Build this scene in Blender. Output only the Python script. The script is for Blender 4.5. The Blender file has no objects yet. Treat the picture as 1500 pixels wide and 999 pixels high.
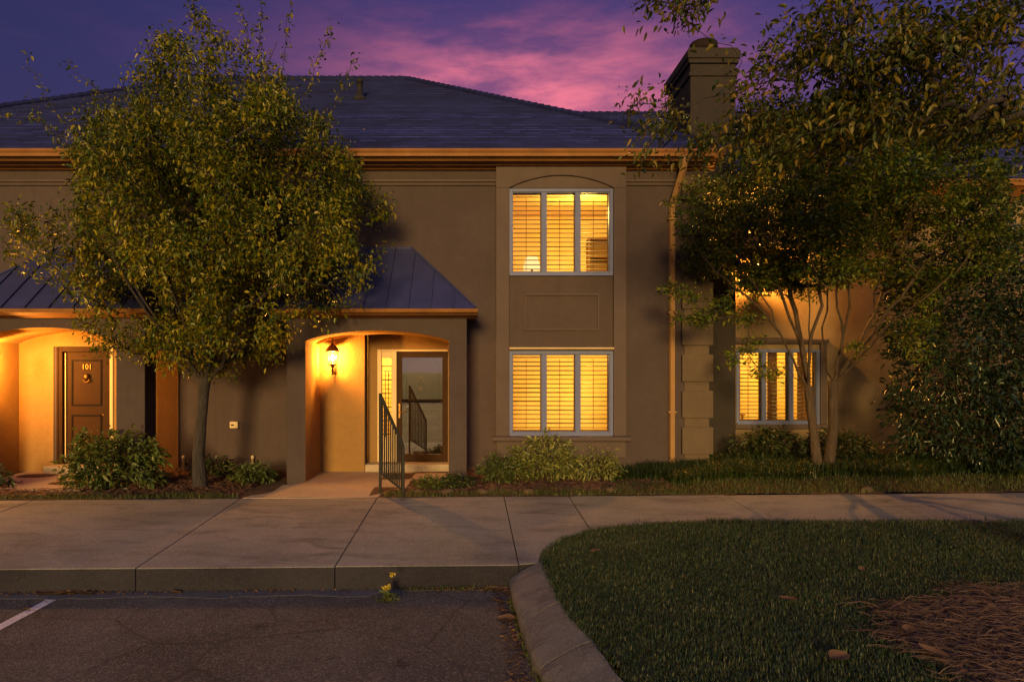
import bpy, math, random
import numpy as np
from mathutils import Vector, Matrix, noise as mnoise

random.seed(7)
RNG = np.random.default_rng(7)
SC = bpy.context.scene
COL = SC.collection
PI = math.pi

# ------------------------------------------------------------------ camera
F = 1010.0            # focal length in photograph pixels
CX, HY = 690.0, 540.0  # vanishing point of the depth lines
CZ = 1.90             # eye height over the porch floor
cam_d = bpy.data.cameras.new('camera')
cam = bpy.data.objects.new('camera', cam_d)
COL.objects.link(cam)
cam.location = (0, 0, CZ)
cam.rotation_euler = (PI / 2, 0, 0)
cam_d.sensor_width = 36.0
cam_d.lens = F / 1500 * 36
cam_d.shift_x = (750 - CX) / 1500
cam_d.shift_y = (HY - 499.5) / 1500
cam_d.clip_start = 0.05
cam_d.clip_end = 2000
SC.camera = cam

# ------------------------------------------------------------------ render / colour management
SC.render.engine = 'CYCLES'
SC.view_settings.view_transform = 'Standard'
SC.view_settings.look = 'None'
SC.view_settings.gamma = 1
SC.view_settings.use_curve_mapping = False
SC.view_settings.exposure = 0.0
SC.cycles.use_denoising = True
SC.cycles.max_bounces = 6
SC.cycles.diffuse_bounces = 3
SC.cycles.glossy_bounces = 3
SC.cycles.transmission_bounces = 4
SC.cycles.transparent_max_bounces = 12
SC.cycles.sample_clamp_indirect = 4.0
SC.cycles.caustics_reflective = False
SC.cycles.caustics_refractive = False


class NT:
    """tiny node-tree helper"""
    def __init__(self, tree):
        self.t = tree
        tree.nodes.clear()

    def n(self, kind, ins=None, **props):
        nd = self.t.nodes.new(kind)
        for k, v in props.items():
            setattr(nd, k, v)
        for k, v in (ins or {}).items():
            s = nd.inputs[k]
            if isinstance(v, bpy.types.NodeSocket):
                self.t.links.new(v, s)
            else:
                s.default_value = v
        return nd

    def link(self, a, b):
        self.t.links.new(a, b)

    def ramp(self, fac, stops, interp='LINEAR'):
        r = self.n('ShaderNodeValToRGB')
        r.color_ramp.interpolation = interp
        els = r.color_ramp.elements
        while len(els) < len(stops):
            els.new(0.5)
        for e, (p, c) in zip(els, stops):
            e.position = p
            e.color = c if len(c) == 4 else (*c, 1)
        self.link(fac, r.inputs[0])
        return r.outputs[0]

    def math(self, op, a, b=0.0, c=None, clamp=False):
        m = self.n('ShaderNodeMath', operation=op)
        m.use_clamp = clamp
        for i, v in enumerate((a, b) if c is None else (a, b, c)):
            if isinstance(v, bpy.types.NodeSocket):
                self.link(v, m.inputs[i])
            else:
                m.inputs[i].default_value = v
        return m.outputs[0]

    def mix(self, fac, a, b, blend='MIX'):
        m = self.n('ShaderNodeMix', data_type='RGBA', blend_type=blend)
        for i, v in ((0, fac), (6, a), (7, b)):
            if isinstance(v, bpy.types.NodeSocket):
                self.link(v, m.inputs[i])
            else:
                m.inputs[i].default_value = v if i == 0 or len(v) == 4 else (*v, 1)
        return m.outputs[2]


# ------------------------------------------------------------------ dusk sky
world = bpy.data.worlds.new('World')
SC.world = world
world.use_nodes = True
W = NT(world.node_tree)
SUN_ELEV = math.radians(8)   # glow behind the photographer
geo = W.n('ShaderNodeTexCoord').outputs['Generated']
sep = W.n('ShaderNodeSeparateXYZ', {0: geo})
dx, dy, dz = sep.outputs
# base: indigo, brighter overhead and towards the afterglow behind the photographer
front = W.ramp(dz, [(0.0, (.12, .05, .17)), (.22, (.085, .045, .18)), (.36, (.052, .040, .17)), (.5, (.030, .029, .14)), (1.0, (.15, .17, .50))])
back = W.ramp(dz, [(0.0, (.42, .28, .24)), (.3, (.30, .235, .23)), (1.0, (.15, .17, .50))])
bf = W.math('MULTIPLY_ADD', dy, -1.2, .35, clamp=True)
base = W.mix(bf, front, back)
# darker to the left of the view
lf = W.math('MULTIPLY_ADD', dx, -2.2, -.10, clamp=True)
base = W.mix(W.math('MULTIPLY', lf, .70), base, (.018, .015, .072))
# streaky clouds
mp = W.n('ShaderNodeMapping', {'Vector': geo, 'Scale': (1.6, 1.6, 6.5), 'Rotation': (0, 0.10, 0)})
n1 = W.n('ShaderNodeTexNoise', {'Vector': mp.outputs[0], 'Scale': 2.1, 'Detail': 7.0, 'Roughness': .58, 'Distortion': .5}).outputs[0]
n2 = W.n('ShaderNodeTexNoise', {'Vector': mp.outputs[0], 'Scale': 5.5, 'Detail': 6.0, 'Roughness': .6}).outputs[0]
cl = W.math('ADD', W.math('MULTIPLY', n1, .58), W.math('MULTIPLY', n2, .42))
# pink glow patch above the roof
ddx = W.math('MULTIPLY', W.math('SUBTRACT', dx, .075), 4.7)
ddz = W.math('MULTIPLY', W.math('SUBTRACT', dz, .365), 13.5)
d2 = W.math('ADD', W.math('MULTIPLY', ddx, ddx), W.math('MULTIPLY', ddz, ddz))
glow = W.math('POWER', 2.718, W.math('MULTIPLY', d2, -1.0))
glow = W.math('MULTIPLY', glow, W.math('GREATER_THAN', dy, 0.0))
cm = W.ramp(cl, [(.42, (0, 0, 0)), (.50, (.42, .42, .42)), (.575, (1, 1, 1))])
g2 = W.math('MULTIPLY', glow, W.math('MULTIPLY_ADD', cm, .80, .20), clamp=True)
skyc = W.mix(g2, base, (1.0, .22, .31))
# faint mauve clouds elsewhere
fm = W.ramp(cl, [(.50, (0, 0, 0)), (.68, (1, 1, 1))])
skyc = W.mix(W.math('MULTIPLY', fm, W.math('MULTIPLY_ADD', glow, .1, .20)), skyc, (.12, .045, .15))
nish = W.n('ShaderNodeTexSky', sky_type='NISHITA', sun_disc=False, sun_elevation=SUN_ELEV, sun_rotation=PI - 0.35)
bg1 = W.n('ShaderNodeBackground', {'Color': skyc, 'Strength': 1.0})
bg2 = W.n('ShaderNodeBackground', {'Color': nish.outputs[0], 'Strength': 0.004})
add = W.n('ShaderNodeAddShader', {0: bg1.outputs[0], 1: bg2.outputs[0]})
W.n('ShaderNodeOutputWorld', {'Surface': add.outputs[0]})

# last warm light of the day from behind the camera
sd = bpy.data.lights.new('sun', 'SUN')
sd.energy = 4.1
sd.color = (1.0, .63, .20)
sd.angle = math.radians(11)
sun = bpy.data.objects.new('sun', sd)
COL.objects.link(sun)
_az = math.radians(6.5)      # from behind the camera, slightly left
sdir = Vector((math.sin(_az) * math.cos(SUN_ELEV), math.cos(_az) * math.cos(SUN_ELEV), -math.sin(SUN_ELEV)))
sun.rotation_euler = sdir.to_track_quat('-Z', 'Y').to_euler()

WARM = (1.0, .39, .05)
WARM_ROOM = (1.0, .61, .10)


def X(px, d):
    return (px - CX) / F * d


def Z(py, d):
    return CZ - (py - HY) / F * d


# ------------------------------------------------------------------ object helpers
class MB:
    def __init__(self):
        self.v, self.f = [], []

    def add(self, vs, fs):
        o = len(self.v)
        self.v += [tuple(v) for v in vs]
        self.f += [tuple(i + o for i in f) for f in fs]

    def quad(self, a, b, c, d):
        self.add((a, b, c, d), ((0, 1, 2, 3),))

    def box(self, x0, x1, y0, y1, z0, z1):
        vs = [(x, y, z) for z in (z0, z1) for y in (y0, y1) for x in (x0, x1)]
        self.add(vs, [(0, 2, 3, 1), (4, 5, 7, 6), (0, 1, 5, 4), (2, 6, 7, 3), (0, 4, 6, 2), (1, 3, 7, 5)])

    def prism_y(self, pts, y0, y1):
        """polygon of (x,z), counter-clockwise seen from the camera, extruded along y"""
        n = len(pts)
        vs = [(x, y0, z) for x, z in pts] + [(x, y1, z) for x, z in pts]
        fs = [tuple(range(n)), tuple(range(2 * n - 1, n - 1, -1))]
        fs += [(i, i + n, (i + 1) % n + n, (i + 1) % n) for i in range(n)]
        self.add(vs, fs)

    def prism_x(self, pts, x0, x1):
        """polygon of (y,z) extruded along x"""
        n = len(pts)
        vs = [(x0, y, z) for y, z in pts] + [(x1, y, z) for y, z in pts]
        fs = [tuple(range(n)), tuple(range(2 * n - 1, n - 1, -1))]
        fs += [(i, i + n, (i + 1) % n + n, (i + 1) % n) for i in range(n)]
        self.add(vs, fs)

    def prism_z(self, pts, z0, zt):
        """polygon of (x,y); zt a number or function of x,y"""
        n = len(pts)
        fz = zt if callable(zt) else (lambda x, y: zt)
        vs = [(x, y, fz(x, y)) for x, y in pts] + [(x, y, z0) for x, y in pts]
        fs = [tuple(range(n)), tuple(range(2 * n - 1, n - 1, -1))]
        fs += [(i, i + n, (i + 1) % n + n, (i + 1) % n) for i in range(n)]
        self.add(vs, fs)

    def tube(self, pts, rad, n=6, cap=True):
        pts = [Vector(p) for p in pts]
        rs = rad if hasattr(rad, '__len__') else [rad] * len(pts)
        rings = []
        up = Vector((0.13, 0.21, 1)).normalized()
        for i, p in enumerate(pts):
            t = (pts[min(i + 1, len(pts) - 1)] - pts[max(i - 1, 0)]).normalized()
            a = t.cross(up)
            if a.length < .05:
                a = t.cross(Vector((1, 0, 0)))
            a.normalize()
            b = t.cross(a)
            rings.append([p + (a * math.cos(2 * PI * k / n) + b * math.sin(2 * PI * k / n)) * rs[i] for k in range(n)])
        vs = [v for r in rings for v in r]
        fs = []
        for i in range(len(pts) - 1):
            for k in range(n):
                fs.append((i * n + k, i * n + (k + 1) % n, (i + 1) * n + (k + 1) % n, (i + 1) * n + k))
        if cap:
            fs.append(tuple(range(n - 1, -1, -1)))
            fs.append(tuple((len(pts) - 1) * n + k for k in range(n)))
        self.add(vs, fs)

    def lathe(self, c, prof, n=16, rot=0.0):
        """prof: list of (r,z)"""
        vs, fs = [], []
        for r, z in prof:
            for k in range(n):
                a = 2 * PI * k / n + rot
                vs.append((c[0] + r * math.cos(a), c[1] + r * math.sin(a), c[2] + z))
        for i in range(len(prof) - 1):
            for k in range(n):
                fs.append((i * n + k, i * n + (k + 1) % n, (i + 1) * n + (k + 1) % n, (i + 1) * n + k))
        fs.append(tuple(range(n - 1, -1, -1)))
        fs.append(tuple((len(prof) - 1) * n + k for k in range(n)))
        self.add(vs, fs)

    def build(self, name, mat, parent=None, smooth=False, bevel=0, recalc=True):
        me = bpy.data.meshes.new(name)
        me.from_pydata(self.v, [], self.f)
        if recalc:
            import bmesh
            bm = bmesh.new()
            bm.from_mesh(me)
            bmesh.ops.recalc_face_normals(bm, faces=bm.faces)
            bm.to_mesh(me)
            bm.free()
        o = link(name, me, mat, parent)
        if smooth:
            me.polygons.foreach_set('use_smooth', [True] * len(me.polygons))
        if bevel:
            m = o.modifiers.new('bevel', 'BEVEL')
            m.width = bevel
            m.segments = 2
            m.limit_method = 'ANGLE'
        return o


def link(name, me, mat, parent=None):
    o = bpy.data.objects.new(name, me)
    COL.objects.link(o)
    if mat is not None:
        me.materials.append(mat)
    if parent is not None:
        o.parent = parent
        # parents sit unrotated: keep world coordinates
        loc = Vector((0, 0, 0))
        p = parent
        while p is not None:
            loc += p.location
            p = p.parent
        o.location = -loc
    return o


def tag(o, label=None, cat=None, group=None, kind=None):
    if label:
        o['label'] = label
    if cat:
        o['category'] = cat
    if group:
        o['group'] = group
    if kind:
        o['kind'] = kind
    return o


def empty(name, loc, label, cat, group=None):
    o = bpy.data.objects.new(name, None)
    COL.objects.link(o)
    o.location = loc
    o.empty_display_size = .2
    return tag(o, label, cat, group)


def fastmesh(name, verts, faces, mat, parent=None, smooth=False):
    verts = np.asarray(verts, dtype=np.float32).reshape(-1, 3)
    faces = np.asarray(faces, dtype=np.int32)
    k = faces.shape[1]
    me = bpy.data.meshes.new(name)
    me.vertices.add(len(verts))
    me.vertices.foreach_set('co', verts.ravel())
    me.loops.add(faces.size)
    me.loops.foreach_set('vertex_index', faces.ravel())
    me.polygons.add(len(faces))
    me.polygons.foreach_set('loop_start', np.arange(0, faces.size, k, dtype=np.int32))
    me.polygons.foreach_set('loop_total', np.full(len(faces), k, dtype=np.int32))
    if smooth:
        me.polygons.foreach_set('use_smooth', np.ones(len(faces), dtype=bool))
    me.update(calc_edges=True)
    return link(name, me, mat, parent)


# ------------------------------------------------------------------ materials
def material(name):
    m = bpy.data.materials.new(name)
    m.use_nodes = True
    return m, NT(m.node_tree)


def finish(t, **ins):
    p = t.n('ShaderNodeBsdfPrincipled', ins)
    t.n('ShaderNodeOutputMaterial', {'Surface': p.outputs[0]})
    return p


def bump(t, h, strength, dist):
    return t.n('ShaderNodeBump', {'Height': h, 'Strength': strength, 'Distance': dist}).outputs[0]


def noise(t, scale, detail=4.0, rough=.55, vec=None, dist=0.0):
    v = vec if vec is not None else t.n('ShaderNodeTexCoord').outputs['Object']
    return t.n('ShaderNodeTexNoise', {'Vector': v, 'Scale': scale, 'Detail': detail, 'Roughness': rough, 'Distortion': dist}).outputs[0]


def c4(c):
    return (*c, 1)


def stucco_mat(name, col, var=.12):
    m, t = material(name)
    co = t.n('ShaderNodeTexCoord').outputs['Object']
    big = noise(t, .9, 5, .6, co)
    a = t.ramp(big, [(.3, tuple(c * (1 - var) for c in col)), (.7, tuple(c * (1 + var) for c in col))])
    # faint vertical weathering streaks
    st = t.n('ShaderNodeMapping', {'Vector': co, 'Scale': (3.5, 3.5, .25)})
    s = noise(t, 1.6, 5, .6, st.outputs[0])
    sm = t.ramp(s, [(.52, (0, 0, 0)), (.78, (1, 1, 1))])
    a = t.mix(t.math('MULTIPLY', sm, .35), a, tuple(c * .62 for c in col))
    tr_ = t.ramp(noise(t, 7, 5, .7, co, .8), [(.42, (0, 0, 0)), (.62, (1, 1, 1))])
    a = t.mix(t.math('MULTIPLY', tr_, .30), a, tuple(c * .72 for c in col))
    fine = noise(t, 60, 3, .7, co)
    v = t.n('ShaderNodeTexVoronoi', {'Vector': co, 'Scale': 45.0}).outputs[0]
    h = t.math('ADD', fine, t.math('MULTIPLY', v, .5))
    a = t.mix(t.math('MULTIPLY', fine, .35), a, tuple(c * .7 for c in col))
    finish(t, **{'Base Color': a, 'Roughness': .93, 'Normal': bump(t, h, .7, .014), 'Specular IOR Level': .05})
    return m


def paint_mat(name, col, rough=.5, var=.08, bs=.08, metal=0.0, spec=.2):
    m, t = material(name)
    co = t.n('ShaderNodeTexCoord').outputs['Object']
    n = noise(t, 3.0, 6, .65, co)
    a = t.ramp(n, [(.3, tuple(c * (1 - var) for c in col)), (.7, tuple(c * (1 + var) for c in col))])
    r = t.math('MULTIPLY_ADD', noise(t, 9, 4, .6, co), .25, rough - .12)
    finish(t, **{'Base Color': a, 'Roughness': r, 'Metallic': metal, 'Specular IOR Level': spec, 'Normal': bump(t, noise(t, 40, 3, .6, co), bs, .01)})
    return m


M = {}
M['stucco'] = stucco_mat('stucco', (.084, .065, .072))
M['stucco_porch_lit'] = stucco_mat('stucco_porch_lit', (.30, .18, .075), .10)  # stucco with lantern light put into its colour, for the porch insides
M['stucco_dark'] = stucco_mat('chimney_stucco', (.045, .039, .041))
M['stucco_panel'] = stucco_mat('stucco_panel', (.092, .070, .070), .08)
M['trim'] = paint_mat('trim_paint', (.23, .105, .035), .6, .18)
M['bay_trim'] = paint_mat('bay_trim_paint', (.092, .069, .073), .75, .10, .15)
M['cream'] = paint_mat('cream_door_trim', (.66, .50, .30), .5)
M['white_metal'] = paint_mat('white_window_metal', (.13, .155, .33), .5, .06)
M['downspout'] = paint_mat('downspout_metal', (.32, .18, .08), .6, .10)
M['brown'] = paint_mat('brown_door_paint', (.036, .017, .008), .6, .12, .08, 0.0, .08)
M['brown_dark'] = paint_mat('dark_brown_paint', (.012, .007, .005), .6, .12, .08, 0.0, .08)
M['brass'] = paint_mat('worn_brass', (.22, .12, .04), .5, .1, .05, 1.0)
M['iron'] = paint_mat('black_iron', (.028, .027, .027), .6, .2, .2, 0.0, .08)
M['bronze'] = paint_mat('bronze_lantern', (.10, .055, .025), .42, .2, .1, .4)
M['terracotta'] = paint_mat('flue_clay', (.022, .016, .017), .85, .2, .2, 0.0, .05)
M['plastic'] = paint_mat('pale_plastic', (.55, .44, .30), .5)
M['shutter'] = paint_mat('shutter_paint', (.11, .055, .018), .6)
M['room'] = paint_mat('room_wall_paint', (.74, .54, .26), .7)
M['room_dark'] = paint_mat('room_furniture', (.20, .11, .05), .6)
M['stone'] = stucco_mat('edging_stone', (.12, .085, .06), .2)
M['quoin'] = stucco_mat('quoin_stucco', (.135, .102, .082), .1)
M['stucco_wing'] = stucco_mat('stucco_wing', (.26, .19, .12), .1)  # paler than the main stucco: part of the lantern glow is painted in


def metal_roof():
    m, t = material('standing_seam_metal')
    co = t.n('ShaderNodeTexCoord').outputs['Object']
    n = noise(t, 2.2, 5, .6, co)
    a = t.ramp(n, [(.3, (.038, .044, .125)), (.7, (.055, .062, .165))])
    r = t.math('MULTIPLY_ADD', noise(t, 4, 4, .6, co), .25, .36)
    finish(t, **{'Base Color': a, 'Roughness': r, 'Metallic': .35, 'Normal': bump(t, noise(t, 1.5, 2, .5, co), .12, .05)})
    return m


def shingles():
    m, t = material('asphalt_shingles')
    uv = t.n('ShaderNodeUVMap').outputs[0]
    b = t.n('ShaderNodeTexBrick', {'Vector': uv, 'Color1': (.010, .014, .085, 1), 'Color2': (.125, .145, .56, 1), 'Mortar': (.006, .007, .016, 1),
                                   'Scale': 1.0, 'Mortar Size': .010, 'Mortar Smooth': .3, 'Bias': -.05, 'Brick Width': .31, 'Row Height': .145})
    n = noise(t, 1.1, 6, .7)
    a = t.mix(t.ramp(n, [(.35, (0, 0, 0)), (.75, (.55, .55, .55))]), b.outputs[0], (.026, .034, .17))
    fine = noise(t, 90, 2, .8)
    a = t.mix(t.math('MULTIPLY', fine, .4), a, (.04, .05, .22))
    h = t.math('ADD', b.outputs[1], t.math('MULTIPLY', fine, -.4))
    finish(t, **{'Base Color': a, 'Roughness': .9, 'Specular IOR Level': .04, 'Normal': bump(t, h, -.5, .012)})
    return m


def concrete(name, lo, hi, stain=.45):
    m, t = material(name)
    co = t.n('ShaderNodeTexCoord').outputs['Object']
    n = noise(t, .75, 7, .66, co, .4)
    a = t.ramp(n, [(.28, lo), (.72, hi)])
    st = t.n('ShaderNodeMapping', {'Vector': co, 'Scale': (.8, 2.4, 1), 'Rotation': (0, 0, .12)})
    s = t.ramp(noise(t, 1.3, 8, .7, st.outputs[0], .6), [(.50, (0, 0, 0)), (.72, (1, 1, 1))])
    a = t.mix(t.math('MULTIPLY', s, stain), a, tuple(c * .48 for c in lo))
    sp = t.n('ShaderNodeTexVoronoi', {'Vector': co, 'Scale': 110.0}).outputs['Color']
    spv = t.n('ShaderNodeSeparateColor', {0: sp}).outputs[0]
    a = t.mix(t.ramp(spv, [(.0, (.42, .42, .42)), (.35, (0, 0, 0))]), a, tuple(c * .45 for c in lo))
    a = t.mix(t.ramp(spv, [(.80, (0, 0, 0)), (1, (.35, .35, .35))]), a, tuple(min(1, c * 1.7) for c in hi))
    fine = noise(t, 140, 3, .7, co)
    h = t.math('ADD', fine, t.math('MULTIPLY', spv, .4))
    finish(t, **{'Base Color': a, 'Roughness': .9, 'Normal': bump(t, h, .35, .006), 'Specular IOR Level': .3})
    return m


M['concrete'] = concrete('sidewalk_concrete', (.155, .150, .132), (.285, .270, .235), .9)
M['porch_concrete'] = concrete('porch_concrete', (.30, .25, .20), (.42, .35, .28), .3)
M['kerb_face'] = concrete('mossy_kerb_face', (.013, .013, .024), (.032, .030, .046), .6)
M['kerb_top'] = concrete('island_kerb_concrete', (.085, .084, .082), (.20, .19, .18), .8)
M['gutter'] = concrete('gutter_concrete', (.060, .064, .07), (.12, .12, .125), .6)
M['metal_roof'] = metal_roof()
M['shingle'] = shingles()


def asphalt():
    m, t = material('worn_asphalt')
    co = t.n('ShaderNodeTexCoord').outputs['Object']
    n = noise(t, .55, 7, .68, co, .5)
    a = t.ramp(n, [(.28, (.040, .037, .036)), (.5, (.080, .072, .067)), (.75, (.145, .13, .12))])
    s = t.ramp(noise(t, 1.7, 6, .7, co, 1.0), [(.58, (0, 0, 0)), (.68, (1, 1, 1))])
    a = t.mix(t.math('MULTIPLY', s, .55), a, (.030, .028, .028))
    v = t.n('ShaderNodeTexVoronoi', {'Vector': co, 'Scale': 85.0})
    spv = t.n('ShaderNodeSeparateColor', {0: v.outputs['Color']}).outputs[0]
    a = t.mix(t.ramp(spv, [(.0, (.75, .75, .75)), (.45, (0, 0, 0))]), a, (.028, .025, .024))
    a = t.mix(t.ramp(spv, [(.72, (0, 0, 0)), (1, (.45, .45, .45))]), a, (.30, .26, .225))
    # an old oil spot and a few drips in the bay
    for (sx_, sy_, sr_) in ((-1.85, 6.0, .42), (-1.45, 5.75, .20), (-.55, 5.2, .5)):
        dv_ = t.n('ShaderNodeVectorMath', {0: co, 1: (sx_, sy_, -.335)}, operation='DISTANCE').outputs['Value']
        dm_ = t.math('ADD', t.math('DIVIDE', dv_, sr_), t.math('MULTIPLY', noise(t, 7, 6, .75, co, 1.2), 1.7))
        a = t.mix(t.ramp(dm_, [(.78, (.8, .8, .8)), (1.12, (0, 0, 0))]), a, (.016, .015, .016))
    # hairline cracks
    cr = t.n('ShaderNodeTexVoronoi', {'Vector': t.mix(.12, co, t.n('ShaderNodeTexNoise', {'Vector': co, 'Scale': 2.5, 'Detail': 5.0}).outputs[1]), 'Scale': .8}, feature='DISTANCE_TO_EDGE').outputs[0]
    crm = t.ramp(cr, [(.0, (1, 1, 1)), (.010, (0, 0, 0))])
    a = t.mix(t.math('MULTIPLY', crm, .6), a, (.02, .018, .018))
    h = t.math('ADD', t.math('MULTIPLY', v.outputs[0], -1.0), t.math('MULTIPLY', spv, .5))
    finish(t, **{'Base Color': a, 'Roughness': .86, 'Normal': bump(t, h, .8, .010), 'Specular IOR Level': .35})
    return m


M['asphalt'] = asphalt()


def line_paint():
    m, t = material('worn_white_line_paint')
    co = t.n('ShaderNodeTexCoord').outputs['Object']
    s = t.ramp(noise(t, 9, 7, .75, co), [(.40, (0, 0, 0)), (.48, (1, 1, 1))])
    sp = t.ramp(noise(t, 70, 3, .8, co), [(.36, (0, 0, 0)), (.46, (1, 1, 1))])
    a = t.mix(t.math('MULTIPLY', t.math('MULTIPLY_ADD', s, .55, .45), sp), (.10, .088, .08), (.66, .62, .60))
    finish(t, **{'Base Color': a, 'Roughness': .8, 'Normal': bump(t, noise(t, 90, 2, .7, co), .5, .006)})
    return m


M['line'] = line_paint()


def soil(name, a0, a1, a2):
    m, t = material(name)
    co = t.n('ShaderNodeTexCoord').outputs['Object']
    n = noise(t, 14, 7, .75, co)
    a = t.ramp(n, [(.3, a0), (.52, a1), (.74, a2)])
    v = t.n('ShaderNodeTexVoronoi', {'Vector': co, 'Scale': 55.0})
    h = t.math('ADD', n, t.math('MULTIPLY', v.outputs[0], .6))
    finish(t, **{'Base Color': a, 'Roughness': .97, 'Normal': bump(t, h, 1.0, .03)})
    return m


M['mulch'] = soil('bark_mulch', (.022, .012, .008), (.075, .035, .021), (.17, .085, .05))
M['lawn_soil'] = soil('lawn_soil', (.016, .018, .008), (.030, .034, .012), (.055, .05, .022))
M['field'] = soil('far_field', (.03, .05, .012), (.06, .10, .02), (.10, .14, .03))


def bark(name, c0, c1, c2):
    m, t = material(name)
    co = t.n('ShaderNodeTexCoord').outputs['Object']
    mp = t.n('ShaderNodeMapping', {'Vector': co, 'Scale': (9, 9, 1.6)})
    n = noise(t, 3.0, 7, .7, mp.outputs[0], .6)
    a = t.ramp(n, [(.3, c0), (.52, c1), (.72, c2)])
    finish(t, **{'Base Color': a, 'Roughness': .9, 'Normal': bump(t, n, .9, .03)})
    return m


M['bark'] = bark('grey_brown_bark', (.013, .011, .012), (.032, .027, .030), (.07, .058, .062))
M['bark_smooth'] = bark('smooth_tan_bark', (.032, .022, .017), (.070, .047, .033), (.125, .085, .058))
M['stem'] = bark('green_brown_stems', (.03, .022, .012), (.06, .045, .022), (.10, .07, .035))


def leaf(name, cols, trans=.35, rough=.45, spec=.5):
    """every leaf (mesh island) takes its own tint"""
    m, t = material(name)
    r = t.n('ShaderNodeNewGeometry').outputs['Random Per Island']
    k = len(cols) - 1
    a = t.ramp(r, [(i / k, c) for i, c in enumerate(cols)])
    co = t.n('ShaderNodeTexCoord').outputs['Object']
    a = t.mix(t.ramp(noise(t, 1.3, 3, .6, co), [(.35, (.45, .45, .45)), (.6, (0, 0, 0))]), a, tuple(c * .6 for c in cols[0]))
    p = t.n('ShaderNodeBsdfPrincipled', {'Base Color': a, 'Roughness': rough, 'Specular IOR Level': spec})
    tr = t.n('ShaderNodeBsdfTranslucent', {'Color': t.mix(1.0, a, (1.0, 1.0, .55), 'MULTIPLY')})
    mx = t.n('ShaderNodeMixShader', {0: trans, 1: p.outputs[0], 2: tr.outputs[0]})
    t.n('ShaderNodeOutputMaterial', {'Surface': mx.outputs[0]})
    return m


M['leaf_maple'] = leaf('pear_tree_leaf', [(.034, .072, .010), (.11, .155, .012), (.27, .25, .016), (.44, .34, .022)], .42, .36)
M['leaf_crape'] = leaf('crape_myrtle_leaf', [(.026, .070, .014), (.08, .14, .015), (.17, .205, .018), (.30, .28, .024)], .42)
M['leaf_over'] = leaf('overhanging_leaf', [(.028, .054, .010), (.065, .085, .012), (.13, .125, .014), (.27, .17, .016)], .42)
M['leaf_dark'] = leaf('glossy_dark_leaf', [(.014, .030, .016), (.024, .046, .022), (.034, .056, .024)], .15, .30, .6)
M['leaf_shrub'] = leaf('shrub_leaf', [(.06, .10, .028), (.10, .14, .034), (.16, .18, .05)], .3)
M['leaf_light'] = leaf('pale_shrub_leaf', [(.12, .16, .045), (.22, .24, .065), (.34, .32, .10)], .3)
M['leaf_hedge'] = leaf('hedge_leaf', [(.020, .035, .012), (.036, .054, .016), (.06, .072, .02)], .2)
M['grass'] = leaf('lawn_grass', [(.015, .046, .020), (.032, .070, .027), (.052, .088, .036), (.14, .135, .07)], .3, .5)
M['grass_lush'] = leaf('verge_grass', [(.035, .058, .014), (.06, .088, .018), (.09, .11, .028), (.14, .13, .05)], .3, .5)
M['lily'] = leaf('ground_cover_blade', [(.016, .034, .010), (.028, .052, .014), (.045, .07, .02)], .2, .4)
M['straw'] = leaf('pine_straw', [(.075, .042, .022), (.15, .085, .045), (.25, .155, .085), (.10, .055, .03)], .05, .7)
M['chips'] = leaf('mulch_chip', [(.045, .020, .012), (.10, .045, .025), (.18, .085, .05), (.07, .035, .02)], .02, .85)
M['dry'] = leaf('dry_leaf', [(.09, .045, .02), (.15, .08, .038), (.22, .13, .065)], .2, .7)
M['yellow'] = leaf('yellow_petals', [(.62, .50, .04), (.75, .62, .08)], .3, .6)


def glass_mat(name, refl, tint=(1, 1, 1)):
    m, t = material(name)
    tr = t.n('ShaderNodeBsdfTransparent', {'Color': c4(tint)})
    gl = t.n('ShaderNodeBsdfGlossy', {'Color': (1, 1, 1, 1), 'Roughness': .015})
    fr = t.n('ShaderNodeFresnel', {'IOR': 1.5}).outputs[0]
    f = t.math('MULTIPLY_ADD', fr, .9, refl, clamp=True)
    mx = t.n('ShaderNodeMixShader', {0: f, 1: tr.outputs[0], 2: gl.outputs[0]})
    t.n('ShaderNodeOutputMaterial', {'Surface': mx.outputs[0]})
    return m


M['glass'] = glass_mat('window_glass', .02)
M['glass_storm'] = glass_mat('storm_door_glass', .32)


def emit(name, col, s, mixt=0.0):
    m, t = material(name)
    e = t.n('ShaderNodeEmission', {'Color': c4(col), 'Strength': s})
    out = e.outputs[0]
    if mixt:
        tr = t.n('ShaderNodeBsdfTransparent')
        out = t.n('ShaderNodeMixShader', {0: mixt, 1: e.outputs[0], 2: tr.outputs[0]}).outputs[0]
    t.n('ShaderNodeOutputMaterial', {'Surface': out})
    return m


M['bulb'] = emit('lit_bulb', (1.0, .75, .38), 14, .55)
M['lantern_glass'] = emit('lit_lantern_glass', (1.0, .66, .24), 1.6, .72)
M['lamp_shade'] = emit('lit_lamp_shade', (1.0, .66, .24), 1.5)


def point(name, loc, w, col=WARM, r=.05, parent=None):
    l = bpy.data.lights.new(name, 'POINT')
    l.energy = w
    l.color = col
    l.shadow_soft_size = r
    o = bpy.data.objects.new(name, l)
    COL.objects.link(o)
    o.location = loc
    if parent is not None:
        o.parent = parent
        o.location = Vector(loc) - parent.location
    return o


# ================================================================== GROUND
def yb(x):      # back edge of the sidewalk
    return 10.24 + .040 * x


def yk(x):      # kerb line
    return 7.05 + .030 * x


def zs(x, y):   # sidewalk surface, falling towards the kerb
    return -.034 * (yb(x) - y)


def za(x, y):   # asphalt, falling towards the kerb
    return -.345 + .010 * (7.0 - y)


def sm(a, b, v):
    t = np.clip((v - a) / (b - a), 0, 1)
    return t * t * (3 - 2 * t)


def zg(x, y):   # planting ground between the sidewalk and the house
    return .012 + .13 * sm(2.0, 5.5, x) * sm(10.4, 11.8, y) + .02 * sm(10.2, 11, y)


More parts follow.
